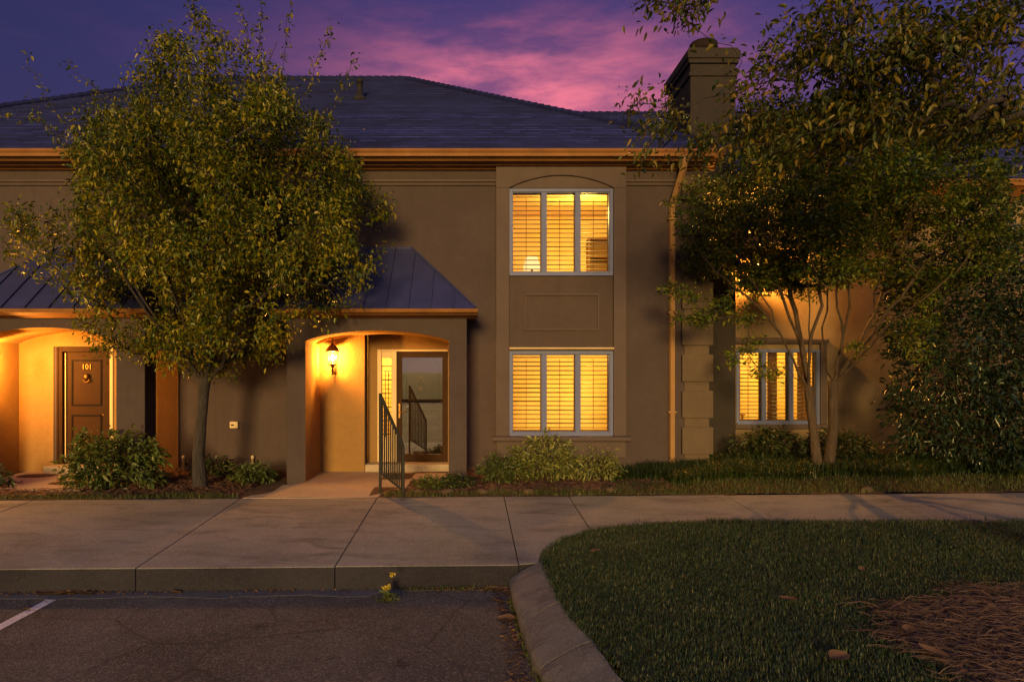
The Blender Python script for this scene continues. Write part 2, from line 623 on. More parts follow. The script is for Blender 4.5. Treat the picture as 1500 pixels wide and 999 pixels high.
def zl(x, y):   # lawn island
    return -.095 + .035 * sm(1.0, 2.6, x) + .02 * sm(6.5, 8.6, y)


b = MB()
b.quad((-400, -400, -.62), (400, -400, -.62), (400, 700, -.62), (-400, 700, -.62))
tag(b.build('ground', M['field']), kind='structure')

# asphalt
b = MB()
nx = 40
kl = [(.37, 7.20), (.40, 6.2), (.415, 5.85), (.465, 5.05), (.55, 4.5), (.85, 3.5), (1.9, 2.0), (4.5, .6), (9, -.3), (30, -1.5)]   # foot of the island kerb
pts = [(-30, -16), (30, -16)] + [(x + .05, y) for x, y in reversed(kl)] + [(.42, 7.3), (-30, 7.0 - .9 + .3)]
pts[-1] = (-30, yk(-30) + .06)
b.prism_z([(x, y) for x, y in pts], -.60, lambda x, y: za(x, y))
tag(b.build('asphalt', M['asphalt']), kind='structure')

# concrete gutter strip at the kerb foot, with a broken edge against the asphalt
b = MB()
gp = [(x, yk(x) + .02) for x in (-14, .40)]
edge = [(x, yk(x) - .20 - .07 * mnoise.noise(Vector((x * 1.4, 3, 0))) - .05 * mnoise.noise(Vector((x * 6, 9, 0))) + (.14 if x > -1.0 else 0)) for x in np.linspace(.30, -14, 120)]
b.prism_z(gp[::-1] + edge[::-1], -.5, lambda x, y: za(x, y) + .003)
tag(b.build('gutter_strip', M['gutter']), kind='structure')

# painted bay line
b = MB()
p0, p1 = (-4.12, 6.66), (-4.31, 4.2)
dirv = Vector((p1[0] - p0[0], p1[1] - p0[1], 0)).normalized()
w = .055


def gnd(px, py, z):
    d = (CZ - z) * F / (py - HY)
    return X(px, d), d


cs = []
for px, py in ((62, 878), (91, 877), (0, 929), (-40, 932)):
    cs.append(gnd(px, py, -.34))
# straight stripe running from the kerb towards the viewer
a0 = Vector((cs[0][0], cs[0][1], 0)); a1 = Vector((cs[1][0], cs[1][1], 0))
q = [(-4.12, 6.62), (-3.95, 6.62), (-4.30, 3.6), (-4.47, 3.6)]
cxm = gnd(76, 878, -.34); cxe = gnd(-8, 924, -.34)
dv = Vector((cxe[0] - cxm[0], cxe[1] - cxm[1], 0)).normalized()
nv = Vector((-dv.y, dv.x, 0)) * .052
s0 = Vector((cxm[0], cxm[1], 0)); s1 = s0 + dv * 5.0
lp = [(v.x, v.y, za(v.x, v.y) + .005) for v in (s0 + nv, s0 - nv, s1 - nv, s1 + nv)]
b.quad(*lp)
tag(b.build('bay_line', M['line']), kind='structure')
b = MB()
for x in np.arange(-20, 24, 2.75):
    b.quad((x, -11, za(0, -11) + .005), (x + .1, -11, za(0, -11) + .005), (x + .1, -15.9, za(0, -16) + .005), (x, -15.9, za(0, -16) + .005))
for x in np.arange(-20, -6, 2.75):
    b.quad((x, 6.5, za(0, 6.5) + .005), (x + .1, 6.5, za(0, 6.5) + .005), (x + .1, 1.5, za(0, 1.5) + .005), (x, 1.5, za(0, 1.5) + .005))
tag(b.build('far_bay_lines', M['line']), kind='structure')
# far verge behind the photographer
b = MB()
b.prism_z([(-40, -30), (40, -30), (40, -16), (-40, -16)], -.6, .05)
tag(b.build('far_verge', M['field']), kind='structure')

# sidewalk slabs
JX = [-16.3, -14.3, -12.3, -10.3, -8.3, -6.33, -3.38, -1.385, .49, 1.46, 3.82, 6.0, 8.2, 10.4, 12.6, 14.8, 17.0]
G = .010
arc = [(.74, 7.15), (.78, 7.42), (.90, 7.76), (1.12, 8.12), (1.455, 8.42)]
arc2 = [(1.467, 8.43), (1.8, 8.58), (2.3, 8.70), (3.0, 8.77), (3.81, 8.80)]


def yf(x):      # front edge of the narrow sidewalk by the island
    return 8.80 + .012 * (x - 3.8) - .004 * max(0, x - 5) ** 2


top, sides = MB(), MB()
for i in range(len(JX) - 1):
    xa, xb = JX[i] + G / 2, JX[i + 1] - G / 2
    if xb <= .5:
        fr = [(xa, yk(xa)), (xb, yk(xb))]
    elif i == 8:
        fr = [(xa, yk(xa) + .03)] + arc
        fr[-1] = (xb, 8.42)
    elif i == 9:
        fr = arc2[:]
        fr[0] = (xa, 8.43); fr[-1] = (xb, 8.80)
    else:
        fr = [(xa, yf(xa)), ((xa + xb) / 2, yf((xa + xb) / 2)), (xb, yf(xb))]
    outline = fr + [(xb, yb(xb)), (xa, yb(xa))]
    n = len(outline)
    # softened arris: top inset a little, then down the side
    cxp = sum(p[0] for p in outline) / n; cyp = sum(p[1] for p in outline) / n
    ins = []
    for j, (x, y) in enumerate(outline):
        v = Vector((cxp - x, cyp - y)); v.normalize()
        ins.append((x + v.x * .008, y + v.y * .008))
    dzj = random.uniform(-.003, .003)
    vs = [(x, y, zs(x, y) + dzj) for x, y in ins] + [(x, y, zs(x, y) - .006 + dzj) for x, y in outline]
    fs = [tuple(range(n))] + [(j, j + n, (j + 1) % n + n, (j + 1) % n) for j in range(n)]
    top.add(vs, fs)
    vs = [(x, y, zs(x, y) - .0065 + dzj) for x, y in outline] + [(x, y, -.5) for x, y in outline]
    sides.add(vs, [(j, j + n, (j + 1) % n + n, (j + 1) % n) for j in range(n)])
tag(top.build('sidewalk', M['concrete']), kind='structure')
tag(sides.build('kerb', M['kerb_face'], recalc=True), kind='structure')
b = MB()
b.prism_z([(-16, yk(-16) + .1), (.6, yk(.6) + .1), (1.5, 8.6), (17, 8.7), (17, yb(17) - .05), (-16, yb(-16) - .05)], -.5, lambda x, y: zs(x, y) - .05)
tag(b.build('joint_bed', M['lawn_soil']), kind='structure')

# island kerb: sloped blocks with open joints
ro = [(.735, 7.12), (.745, 6.5), (.755, 5.99), (.80, 5.5), (.88, 5.14), (.965, 4.42), (1.30, 3.4), (2.2, 2.1), (4.6, .9), (9, 0)]
lo = [(.385, 7.0), (.395, 6.4), (.415, 5.9), (.44, 5.4), (.47, 5.0), (.56, 4.4), (.88, 3.3), (1.9, 1.95), (4.5, .6), (9, -.3)]


def lerp_path(p, u):
    i = min(int(u), len(p) - 2)
    f = u - i
    return (p[i][0] * (1 - f) + p[i + 1][0] * f, p[i][1] * (1 - f) + p[i + 1][1] * f)


b = MB()
cuts = [0, 2.25, 4.15, 5.4, 6.2, 7, 8, 9]
for i in range(len(cuts) - 1):
    u0, u1 = cuts[i] + .014, cuts[i + 1] - .014
    us = np.linspace(u0, u1, 8)
    rows = []
    for j, u in enumerate(us):
        (rx, ry), (lx, ly) = lerp_path(ro, u), lerp_path(lo, u)
        jag = .018 * mnoise.noise(Vector((u * 9, i * 3.1, 0)))
        prof = [(1.02, -.5), (1.0, -.098), (.96, -.082), (.65, -.118), (.35, -.165), (.08, -.212), (.0, -.245), (-.01, -.5)]
        rows.append([(lx + (rx - lx) * s + jag, ly + (ry - ly) * s, z + .012 * mnoise.noise(Vector((u * 5, s * 4, 0)))) for s, z in prof])
    k = len(rows[0])
    vs = [v for r in rows for v in r]
    fs = [(a * k + c, a * k + c + 1, (a + 1) * k + c + 1, (a + 1) * k + c) for a in range(7) for c in range(k - 1)]
    fs += [tuple(range(k)), tuple(7 * k + c for c in range(k - 1, -1, -1))]
    b.add(vs, fs)
tag(b.build('island_kerb', M['kerb_top'], bevel=.006), kind='structure')
b = MB()
rows = []
for u in np.linspace(0, 9, 64):
    (rx, ry), (lx, ly) = lerp_path(ro, u), lerp_path(lo, u)
    rows.append([(lx + (rx - lx) * s, ly + (ry - ly) * s, z - .022) for s, z in ((.98, -.098), (.95, -.09), (.65, -.118), (.35, -.165), (.08, -.212), (.03, -.245))])
b.add([v for r in rows for v in r], [(a * 6 + c, a * 6 + c + 1, (a + 1) * 6 + c + 1, (a + 1) * 6 + c) for a in range(63) for c in range(5)])
tag(b.build('kerb_joint_fill', M['lawn_soil']), kind='structure')


def grid_sheet(name, xs, ys, zf, mat, keep=None):
    gx, gy = np.meshgrid(xs, ys)
    z = zf(gx, gy)
    v = np.stack([gx, gy, z], -1).reshape(-1, 3)
    n, m = len(xs), len(ys)
    idx = np.arange(n * m).reshape(m, n)
    f = np.stack([idx[:-1, :-1], idx[:-1, 1:], idx[1:, 1:], idx[1:, :-1]], -1).reshape(-1, 4)
    if keep is not None:
        c = v[f].mean(1)
        f = f[keep(c[:, 0], c[:, 1])]
    return tag(fastmesh(name, v, f, mat, smooth=True), kind='structure')


def island_left(y):
    y = np.asarray(y, float)
    px_ = [p[1] for p in reversed(ro)] + [7.15, 7.42, 7.76, 8.12, 8.42, 8.58, 8.70, 8.77]
    py_ = [p[0] for p in reversed(ro)] + [.74, .78, .90, 1.12, 1.455, 1.8, 2.3, 3.0]
    return np.interp(y, px_, py_)


yfv = np.vectorize(yf)


def in_island(x, y, m=0.0):
    front_ok = np.where(x > 3.0, y < yfv(x) - m, y < 8.77 - m)
    return (x > island_left(y) + m) & front_ok & (y > .9)


# the pine-straw bed round the near tree
def straw_f(x, y):
    d = np.hypot((x - 5.1) / 2.0, (y - 4.75) / 1.38)
    n = np.sin(x * 5.1 + 1) * .05 + np.sin(y * 7.3 + x * 2) * .05
    return d + n


grid_sheet('lawn_base', np.linspace(.6, 22, 110), np.linspace(.9, 8.92, 60), lambda x, y: zl(x, y) - .012,
           M['lawn_soil'], lambda x, y: in_island(x, y, -.02))
grid_sheet('pine_straw_soil', np.linspace(2.8, 8, 80), np.linspace(3.0, 6.6, 60), lambda x, y: zl(x, y) + .012 * np.clip(1.2 - straw_f(x, y), 0, 1),
           M['mulch'], lambda x, y: straw_f(x, y) < 1.05)

# planting ground up to the house
b = None
grid_sheet('planting_bed', np.linspace(-16, 20, 190), np.linspace(9.4, 15, 60), lambda x, y: zg(x, y) - .01 + .015 * np.sin(x * 3.1) * np.sin(y * 4.3),
           M['mulch'], lambda x, y: (y > yb(x) - .0) & ~((x > -3.05) & (x < -1.5) & (y > 10.3) & (y < 13)) )

# ---- front walk + porch floors
b = MB()
walk = [(-3.36, yb(-3.36) + .012), (-1.39, yb(-1.39) + .012), (-1.31, 10.55), (-.85, 11.05), (-.37, 11.22), (-.37, 13.0), (-2.74, 13.0), (-2.74, 11.42), (-3.06, 11.18)]
b.prism_z(walk, -.2, lambda x, y: .022 if y > 10.5 else .004)
tag(b.build('front_walk', M['porch_concrete'], bevel=.006), kind='structure')
b = MB()
b.prism_z([(-7.35, 10.75), (-6.0, 10.62), (-5.95, 12.6), (-8.1, 12.6), (-8.1, 11.1)], -.2, .03)
tag(b.build('side_walk', M['porch_concrete'], bevel=.006), kind='structure')

# ================================================================== THE MAIN TOWNHOUSE
WY = 12.6             # facade plane
EY, EZ = 12.08, 5.757  # eave line
XL, XR = -12.9, 4.33
house = empty('townhouse', (-4.3, WY, 0), 'two-storey tan stucco townhouse with dark hip roof, arched porches and a stacked window bay', 'townhouse')

UW = (.69, 2.57, 3.589, 5.154)   # upper window x0 x1 z0 z1
LW = (.69, 2.57, .692, 2.22)
DO = (-1.933, -.37, -.1, 2.62)   # door recess
LD = (-7.56, -6.59, .16, 2.30)   # side porch door


def wall_mesh(x0, x1, z0, z1, y, th, holes):
    m = MB()
    xs = sorted({x0, x1, *[h[0] for h in holes], *[h[1] for h in holes]})
    zz = sorted({z0, z1, *[h[2] for h in holes], *[h[3] for h in holes]})
    zz = [z for z in zz if z0 <= z <= z1]

    def hole(xa, xb, za_, zb_):
        cx, cz = (xa + xb) / 2, (za_ + zb_) / 2
        return any(h[0] < cx < h[1] and h[2] < cz < h[3] for h in holes)
    for i in range(len(xs) - 1):
        for j in range(len(zz) - 1):
            if not hole(xs[i], xs[i + 1], zz[j], zz[j + 1]):
                for yy in (y, y + th):
                    m.quad((xs[i], yy, zz[j]), (xs[i + 1], yy, zz[j]), (xs[i + 1], yy, zz[j + 1]), (xs[i], yy, zz[j + 1]))
    for h in holes:
        a, bb, c, d = h
        c = max(c, z0)
        m.quad((a, y, c), (a, y + th, c), (a, y + th, d), (a, y, d))
        m.quad((bb, y, c), (bb, y, d), (bb, y + th, d), (bb, y + th, c))
        m.quad((a, y, d), (a, y + th, d), (bb, y + th, d), (bb, y, d))
        if h[2] > z0:
            m.quad((a, y, c), (bb, y, c), (bb, y + th, c), (a, y + th, c))
    return m


m = wall_mesh(XL, XR, -.15, 5.75, WY, .2, [UW, LW, DO, LD])
# end walls and rear
m.box(XL, XL + .2, WY + .2, 24, -.15, 5.75)
m.box(XR - .2, XR, WY + .2, 24, -.15, 5.75)
m.box(XL, XR, 24, 24.2, -.15, 5.75)
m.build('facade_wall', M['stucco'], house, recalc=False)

# --- hip roof, laid in real courses
ZRp = .612
RUN = 6.17
EXL, EXR = -13.25, 4.45
slope_len = math.hypot(1, ZRp)


def roof_courses(mb, uvs, exl, exr, ey, ez, run, pitch, hipl=True, hipr=True, step=.145):
    """front slope between two hips, one thin lapped strip per course"""
    L = run * math.hypot(1, pitch)
    n = int(L / step)
    for i in range(n):
        s0, s1 = i * step / math.hypot(1, pitch), min(run, (i + 1) * step / math.hypot(1, pitch))
        a0 = exl + (s0 if hipl else 0); a1 = exr - (s0 if hipr else 0)
        b0 = exl + (s1 if hipl else 0); b1 = exr - (s1 if hipr else 0)
        lift = .026 + random.uniform(-.006, .006)
        p = [(a0, ey + s0 - .008, ez + pitch * s0 + lift), (a1, ey + s0 - .008, ez + pitch * s0 + lift),
             (b1, ey + s1, ez + pitch * s1 + .002), (b0, ey + s1, ez + pitch * s1 + .002)]
        mb.quad(*p)
        off = .155 * (i % 2) + .07 * (i % 3)
        uvs += [(a0 + off, i * .145 + .004), (a1 + off, i * .145 + .004), (b1 + off, i * .145 + .141), (b0 + off, i * .145 + .141)]
        mb.quad((a0, ey + s0 - .008, ez + pitch * s0 - .004), (a1, ey + s0 - .008, ez + pitch * s0 - .004), p[1], p[0])
        uvs += [(a0, i * .145), (a1, i * .145), (a1, i * .145 + .003), (a0, i * .145 + .003)]


def roof_object(name, mb, uvs, parent):
    me = bpy.data.meshes.new(name)
    me.from_pydata(mb.v, [], mb.f)
    uv = me.uv_layers.new(name='uv')
    flat = [c for p in uvs for c in p]
    uv.data.foreach_set('uv', flat)
    return link(name, me, M['shingle'], parent)


mb, uvs = MB(), []
roof_courses(mb, uvs, EXL, EXR, EY, EZ, RUN, ZRp)
yr, zr = EY + RUN, EZ + ZRp * RUN
xa, xb = EXL + RUN, EXR - RUN
for q_ in ([(EXR, EY, EZ), (EXR, EY + 2 * RUN, EZ), (xb, yr, zr)], [(EXL, EY + 2 * RUN, EZ), (EXL, EY, EZ), (xa, yr, zr)]):
    mb.add(q_, [(0, 1, 2)])
    uvs += [(v[1], v[2] * 1.9) for v in q_]
q_ = [(EXR, EY + 2 * RUN, EZ), (EXL, EY + 2 * RUN, EZ), (xa, yr, zr), (xb, yr, zr)]
mb.quad(*q_)
uvs += [(v[0], v[2] * 1.9) for v in q_]
roof = roof_object('roof', mb, uvs, house)
# hip and ridge caps
cap = MB()
for p, q_ in (((EXR, EY, EZ + .02), (xb, yr, zr + .02)), ((EXL, EY, EZ + .02), (xa, yr, zr + .02)), ((xa, yr, zr + .02), (xb, yr, zr + .02))):
    P, Q = Vector(p), Vector(q_)
    n = int((Q - P).length / .2)
    for i in range(n):
        a_, b_ = P.lerp(Q, i / n), P.lerp(Q, (i + 1) / n)
        cap.tube([a_ + Vector((0, 0, .012)), b_], [.085, .075], 6)
cap.build('ridge_cap', M['shingle'], roof)
# vent pipes on the roof
for k, (px, py) in enumerate(((527, 146), (921, 182))):
    if k == 0:
        d = EY + (Z(py, 17.0) - EZ) / ZRp
        for _ in range(30):
            d = EY + (Z(py, d) - EZ) / ZRp
        vp = MB()
        c = (X(px, d), d, Z(py, d) - .05)
        vp.lathe(c, [(.19, 0), (.14, .10), (.075, .16), (.07, .16), (.07, .44), (.08, .44), (.08, .50)], 12)
        vp.build('vent_pipe', M['iron'], roof, True)

# --- eave: gutter, stepped cornice, frieze, belt moulding
g = MB()
g.prism_x([(12.04, 5.745), (12.02, 5.70), (12.05, 5.665), (12.055, 5.615), (12.15, 5.605), (12.15, 5.752), (12.14, 5.752), (12.14, 5.63), (12.07, 5.635), (12.06, 5.68), (12.05, 5.745)], EXL, EXR)
gut = g.build('gutter', M['trim'], house)
sides_ = MB()
sides_.box(EXR - .10, EXR, 12.16, 24.3, 5.60, 5.745)
sides_.build('side_gutter', M['trim'], gut)
c = MB()
c.prism_x([(12.15, 5.600), (12.18, 5.592), (12.20, 5.572), (12.36, 5.568), (12.38, 5.545), (12.50, 5.540), (12.53, 5.515), (12.597, 5.51), (12.597, 5.74), (12.15, 5.74)], EXL + .1, XR + .1)
c.build('cornice', M['trim'], house)
bm_ = MB()
for x0, x1 in ((XL, .45), (2.805, XR)):
    bm_.prism_x([(12.598, 5.235), (12.565, 5.235), (12.55, 5.26), (12.55, 5.275), (12.565, 5.285), (12.53, 5.30), (12.53, 5.335), (12.56, 5.35), (12.598, 5.35)], x0, x1)
bm_.build('belt_moulding', M['bay_trim'], house)

# --- the window bay: pilasters, arched head, apron panel, sill
BY = 12.42
bay = MB()
for x0, x1 in ((.45, .69), (2.57, 2.80)):
    bay.box(x0, x1, BY, WY - .002, .60, 5.16)
# head with a segmental arch cut in it
n = 18
xa_, xb_ = .72, 2.54
arcp = []
for i in range(n + 1):
    u = i / n
    arcp.append((xb_ + (xa_ - xb_) * u, 5.165 + .215 * math.sin(PI * u) ** .8))
poly = [(.45, 5.162), (xa_, 5.162)] + arcp[::-1][1:-1] + [(xb_, 5.162), (2.80, 5.162), (2.80, 5.535), (.45, 5.535)]
bay.prism_y(poly, BY, WY - .002)
bayo = bay.build('window_bay', M['bay_trim'], house, bevel=.008)
bk = MB()
bk.box(.691, 2.569, BY + .035, WY - .003, 5.158, 5.46)
bk.build('arch_panel', M['bay_trim'], bayo)
# arch bead
bd = MB()
bd.tube([(x, BY - .002, z + .010) for x, z in arcp], .011, 6)
bd.build('arch_bead', M['bay_trim'], bayo, True)
ap = MB()
ap.box(.691, 2.569, BY + .07, WY - .003, 2.29, 3.585)
apo = ap.build('apron_panel', M['stucco_panel'], bayo)
fr_ = MB()
px0, px1, pz0, pz1 = X(768, 12.47), X(878, 12.47), Z(484, 12.47), Z(430, 12.47)
ww = .035
for (x0, x1, z0, z1) in ((px0, px1, pz1 - ww, pz1), (px0, px1, pz0, pz0 + ww), (px0, px0 + ww, pz0 + ww, pz1 - ww), (px1 - ww, px1, pz0 + ww, pz1 - ww)):
    fr_.box(x0, x1, BY + .035, BY + .071, z0, z1)
fr_.build('panel_moulding', M['bay_trim'], apo, bevel=.008)
# slim bright drip cap over the lower window, sill below
dc = MB()
dc.prism_x([(BY - .06, 2.262), (BY - .06, 2.278), (BY + .069, 2.288), (BY + .069, 2.225), (BY - .03, 2.245)], .692, 2.568)
dc.build('drip_cap', M['cream'], bayo)
sl = MB()
sl.prism_x([(12.30, .60), (12.28, .625), (12.28, .672), (12.30, .685), (BY + .001, .692), (BY + .001, .60)], X(721, 12.29), X(925, 12.29))
sl.box(.46, 2.79, BY + .002, WY - .002, .30, .60)
sl.build('sill', M['bay_trim'], bayo, bevel=.006)


def shutter_window(parent, x0, x1, z0, z1, y, name='window', fw=.055, mull=.07):
    """white three-light window, plantation shutters just behind the glass"""
    f = MB()
    yo, yi = y - .03, y + .10
    f.box(x0, x0 + fw, yo, yi, z0, z1)
    f.box(x1 - fw, x1, yo, yi, z0, z1)
    f.box(x0 + fw, x1 - fw, yo, yi, z1 - fw, z1)
    f.box(x0 + fw, x1 - fw, yo, yi, z0, z0 + fw)
    f.box(x0 + .01, x1 - .01, yo - .03, yo - .001, z0 - .012, z0 + .028)
    inner = (x1 - x0 - 2 * fw)
    pw = (inner - 2 * mull) / 3
    xs = []
    for k in range(3):
        a = x0 + fw + k * (pw + mull)
        xs.append((a, a + pw))
        if k < 2:
            f.box(a + pw, a + pw + mull, yo + .012, yi - .002, z0 + fw, z1 - fw)
            f.box(a + pw + mull * .42, a + pw + mull * .58, yo, yo + .011, z0 + fw, z1 - fw)
    # sash beads
    for a, bb in xs:
        for (p, q2, r, s) in ((a, a + .016, z0 + fw, z1 - fw), (bb - .016, bb, z0 + fw, z1 - fw), (a + .016, bb - .016, z1 - fw - .016, z1 - fw), (a + .016, bb - .016, z0 + fw, z0 + fw + .016)):
            f.box(p, q2, yo + .02, yi - .03, r, s)
    wo = f.build(name, M['white_metal'], parent, bevel=.004)
    g_ = MB()
    for a, bb in xs:
        g_.quad((a, y + .03, z0 + fw), (bb, y + .03, z0 + fw), (bb, y + .03, z1 - fw), (a, y + .03, z1 - fw))
    g_.build('pane', M['glass'], wo)
    for a, bb in xs:
        s = MB()
        sw = .022
        ys0, ys1 = y + .125, y + .150
        zb0, zb1 = z0 + fw - .01, z1 - fw + .01
        s.box(a - .012, a + sw, ys0, ys1, zb0, zb1)
        s.box(bb - sw, bb + .012, ys0, ys1, zb0, zb1)
        s.box(a + sw, bb - sw, ys0, ys1, zb1 - .03, zb1)
        s.box(a + sw, bb - sw, ys0, ys1, zb0, zb0 + .045)
        nl = 17
        hh = (zb1 - .03) - (zb0 + .045)
        for k in range(nl):
            zc = zb0 + .045 + hh * (k + .5) / nl
            tl = random.uniform(-.006, .006)
            prof = [(ys0 - .018, zc - .002 - .004 + tl), (ys0 + .0125, zc - .009), (ys1 + .018, zc - .002 + .004 - tl), (ys1 + .018, zc + .003 + .004 - tl), (ys0 + .0125, zc + .009), (ys0 - .018, zc + .003 - .004 + tl)]
            s.prism_x(prof, a + sw + .002, bb - sw - .002)
        mid = (a + bb) / 2 - .01
        s.box(mid - .005, mid + .005, ys0 - .032, ys0 - .021, zb0 + .06, zb1 - .10)
        s.build('shutter', M['shutter'], wo)
    return wo


uw = shutter_window(house, *UW, 12.50)
lw = shutter_window(house, *LW, 12.50)


def room(parent, x0, x1, y0, y1, z0, z1, mat=None):
    r = MB()
    r.quad((x0, y1, z0), (x1, y1, z0), (x1, y1, z1), (x0, y1, z1))
    r.quad((x0, y0, z0), (x0, y1, z0), (x0, y1, z1), (x0, y0, z1))
    r.quad((x1, y0, z0), (x1, y1, z0), (x1, y1, z1), (x1, y0, z1))
    r.quad((x0, y0, z1), (x1, y0, z1), (x1, y1, z1), (x0, y1, z1))
    r.quad((x0, y0, z0), (x1, y0, z0), (x1, y1, z0), (x0, y1, z0))
    return r.build('room_interior', mat or M['room'], parent)


room(house, -.9, 4.0, WY + .21, 16.2, 2.95, 5.45)
room(house, -.30, 4.0, WY + .21, 16.2, -.05, 2.75)
room(house, -3.2, -.305, 13.06, 16.0, .0, 2.7)

# indoor furnishing seen between the louvres


def table_lamp(loc, s, label):
    t_ = empty('table_lamp', loc, label, 'lamp')
    x, y, z = loc
    bmb = MB()
    bmb.lathe((x, y, z), [(.08 * s, 0), (.09 * s, .02 * s), (.03 * s, .05 * s), (.075 * s, .16 * s), (.03 * s, .26 * s), (.015 * s, .34 * s)], 14)
    bmb.build('lamp_base', M['room_dark'], t_, True)
    sb = MB()
    sb.lathe((x, y, z), [(.19 * s, .30 * s), (.12 * s, .56 * s)], 18)
    sb.build('lamp_shade', M['lamp_shade'], t_, True)
    return t_


def console(x0, x1, y0, y1, z0, h, label):
    t_ = empty('side_table', ((x0 + x1) / 2, (y0 + y1) / 2, z0), label, 'table')
    a = MB()
    a.box(x0, x1, y0, y1, z0 + h - .04, z0 + h)
    a.build('tabletop', M['room_dark'], t_)
    for xx in (x0 + .03, x1 - .07):
        for yy in (y0 + .03, y1 - .07):
            a = MB()
            a.box(xx, xx + .04, yy, yy + .04, z0, z0 + h - .04)
            a.build('leg', M['room_dark'], t_)


console(.75, 1.45, 14.3, 14.75, 2.955, .72, 'dark side table under the lamp behind the upper shutters')
table_lamp((1.28, 14.5, 3.678), 1.0, 'lit table lamp glowing behind the left shutter of the upper window')
#console(1.0, 1.9, 15.4, 15.9, -.045, .8, 'dark side table under the lamp behind the lower shutters')
#table_lamp((1.15, 15.62, .758), 1.0, 'lit table lamp glowing behind the left shutter of the lower window')
pic = MB()
pic.box(-.2, .35, 16.14, 16.19, 4.1, 4.75)
tag(pic.build('picture_frame', M['room_dark']), 'dark picture frame on the wall behind the upper shutters', 'picture')
bc = empty('bookcase', (2.9, 16.0, 2.955), 'tall dark bookcase behind the right-hand shutter of the upper window', 'bookcase')
k_ = MB()
k_.box(2.7, 2.74, 15.85, 16.18, 2.955, 4.9)
k_.box(3.5, 3.54, 15.85, 16.18, 2.955, 4.9)
k_.box(2.74, 3.5, 16.15, 16.18, 2.955, 4.9)
k_.build('case', M['room_dark'], bc)
for zz in (3.2, 3.62, 4.04, 4.46, 4.87):
    k_ = MB()
    k_.box(2.741, 3.499, 15.86, 16.149, zz, zz + .03)
    k_.build('shelf', M['room_dark'], bc)
cu_ = MB()
for xx in (-.1, .05, .2, .36):
    cu_.tube([(xx, 13.6, -.0), (xx + .02, 13.6, 1.3), (xx, 13.6, 2.6)], .09, 8)
tag(cu_.build('curtain', M['room_dark']), 'dark gathered curtain at the left behind the lower window', 'curtain')
pic = MB()
pic.box(.35, .95, 16.14, 16.19, 1.25, 1.9)
tag(pic.build('picture_frame', M['room_dark']), 'dark picture frame on the wall behind the lower shutters', 'picture')
point('room_light', (2.3, 13.9, 5.0), 235, WARM_ROOM, .12)
point('room_light', (2.4, 14.2, 2.30), 235, WARM_ROOM, .12)
point('hall_light', (-2.0, 14.7, 2.45), 260, WARM_ROOM, .10)

# --- downspout
ds = MB()
xd = X(984, 12.53)
ds.tube([(xd + .09, 12.10, 5.62), (xd + .09, 12.10, 5.50), (xd + .085, 12.13, 5.40), (xd + .02, 12.42, 4.98), (xd, 12.53, 4.86), (xd, 12.53, .30), (xd + .005, 12.50, .22), (xd + .01, 12.36, .16)], .062, 4)
dso = ds.build('downspout', M['downspout'], house, bevel=.008)
for z in (4.6, 2.9, 1.1):
    st = MB()
    st.box(xd - .075, xd + .075, 12.478, 12.597, z, z + .03)
    st.build('strap', M['downspout'], dso)

# --- quoins at the right-hand corner
qb = MB()
qb.box(3.89, 4.345, WY - .028, WY - .001, -.1, 5.41)
z = Z(672, 12.5)
for i in range(9):
    zt, zb = (Z(443, 12.5) - (3 - i) * 0 + 0, 0)
for k in range(-1, 8):
    zb = .345 + .66 * (k - .0)
    zt = zb + .49
    if zt > 5.40:
        zt = 5.40
    if zb < 5.2:
        qb.box(3.835, 4.40, WY - .085, WY - .029, zb, zt)
        qb.box(4.331, 4.40, WY - .0285, WY + .42, zb, zt)
qb.build('quoin', M['quoin'], house, bevel=.012)


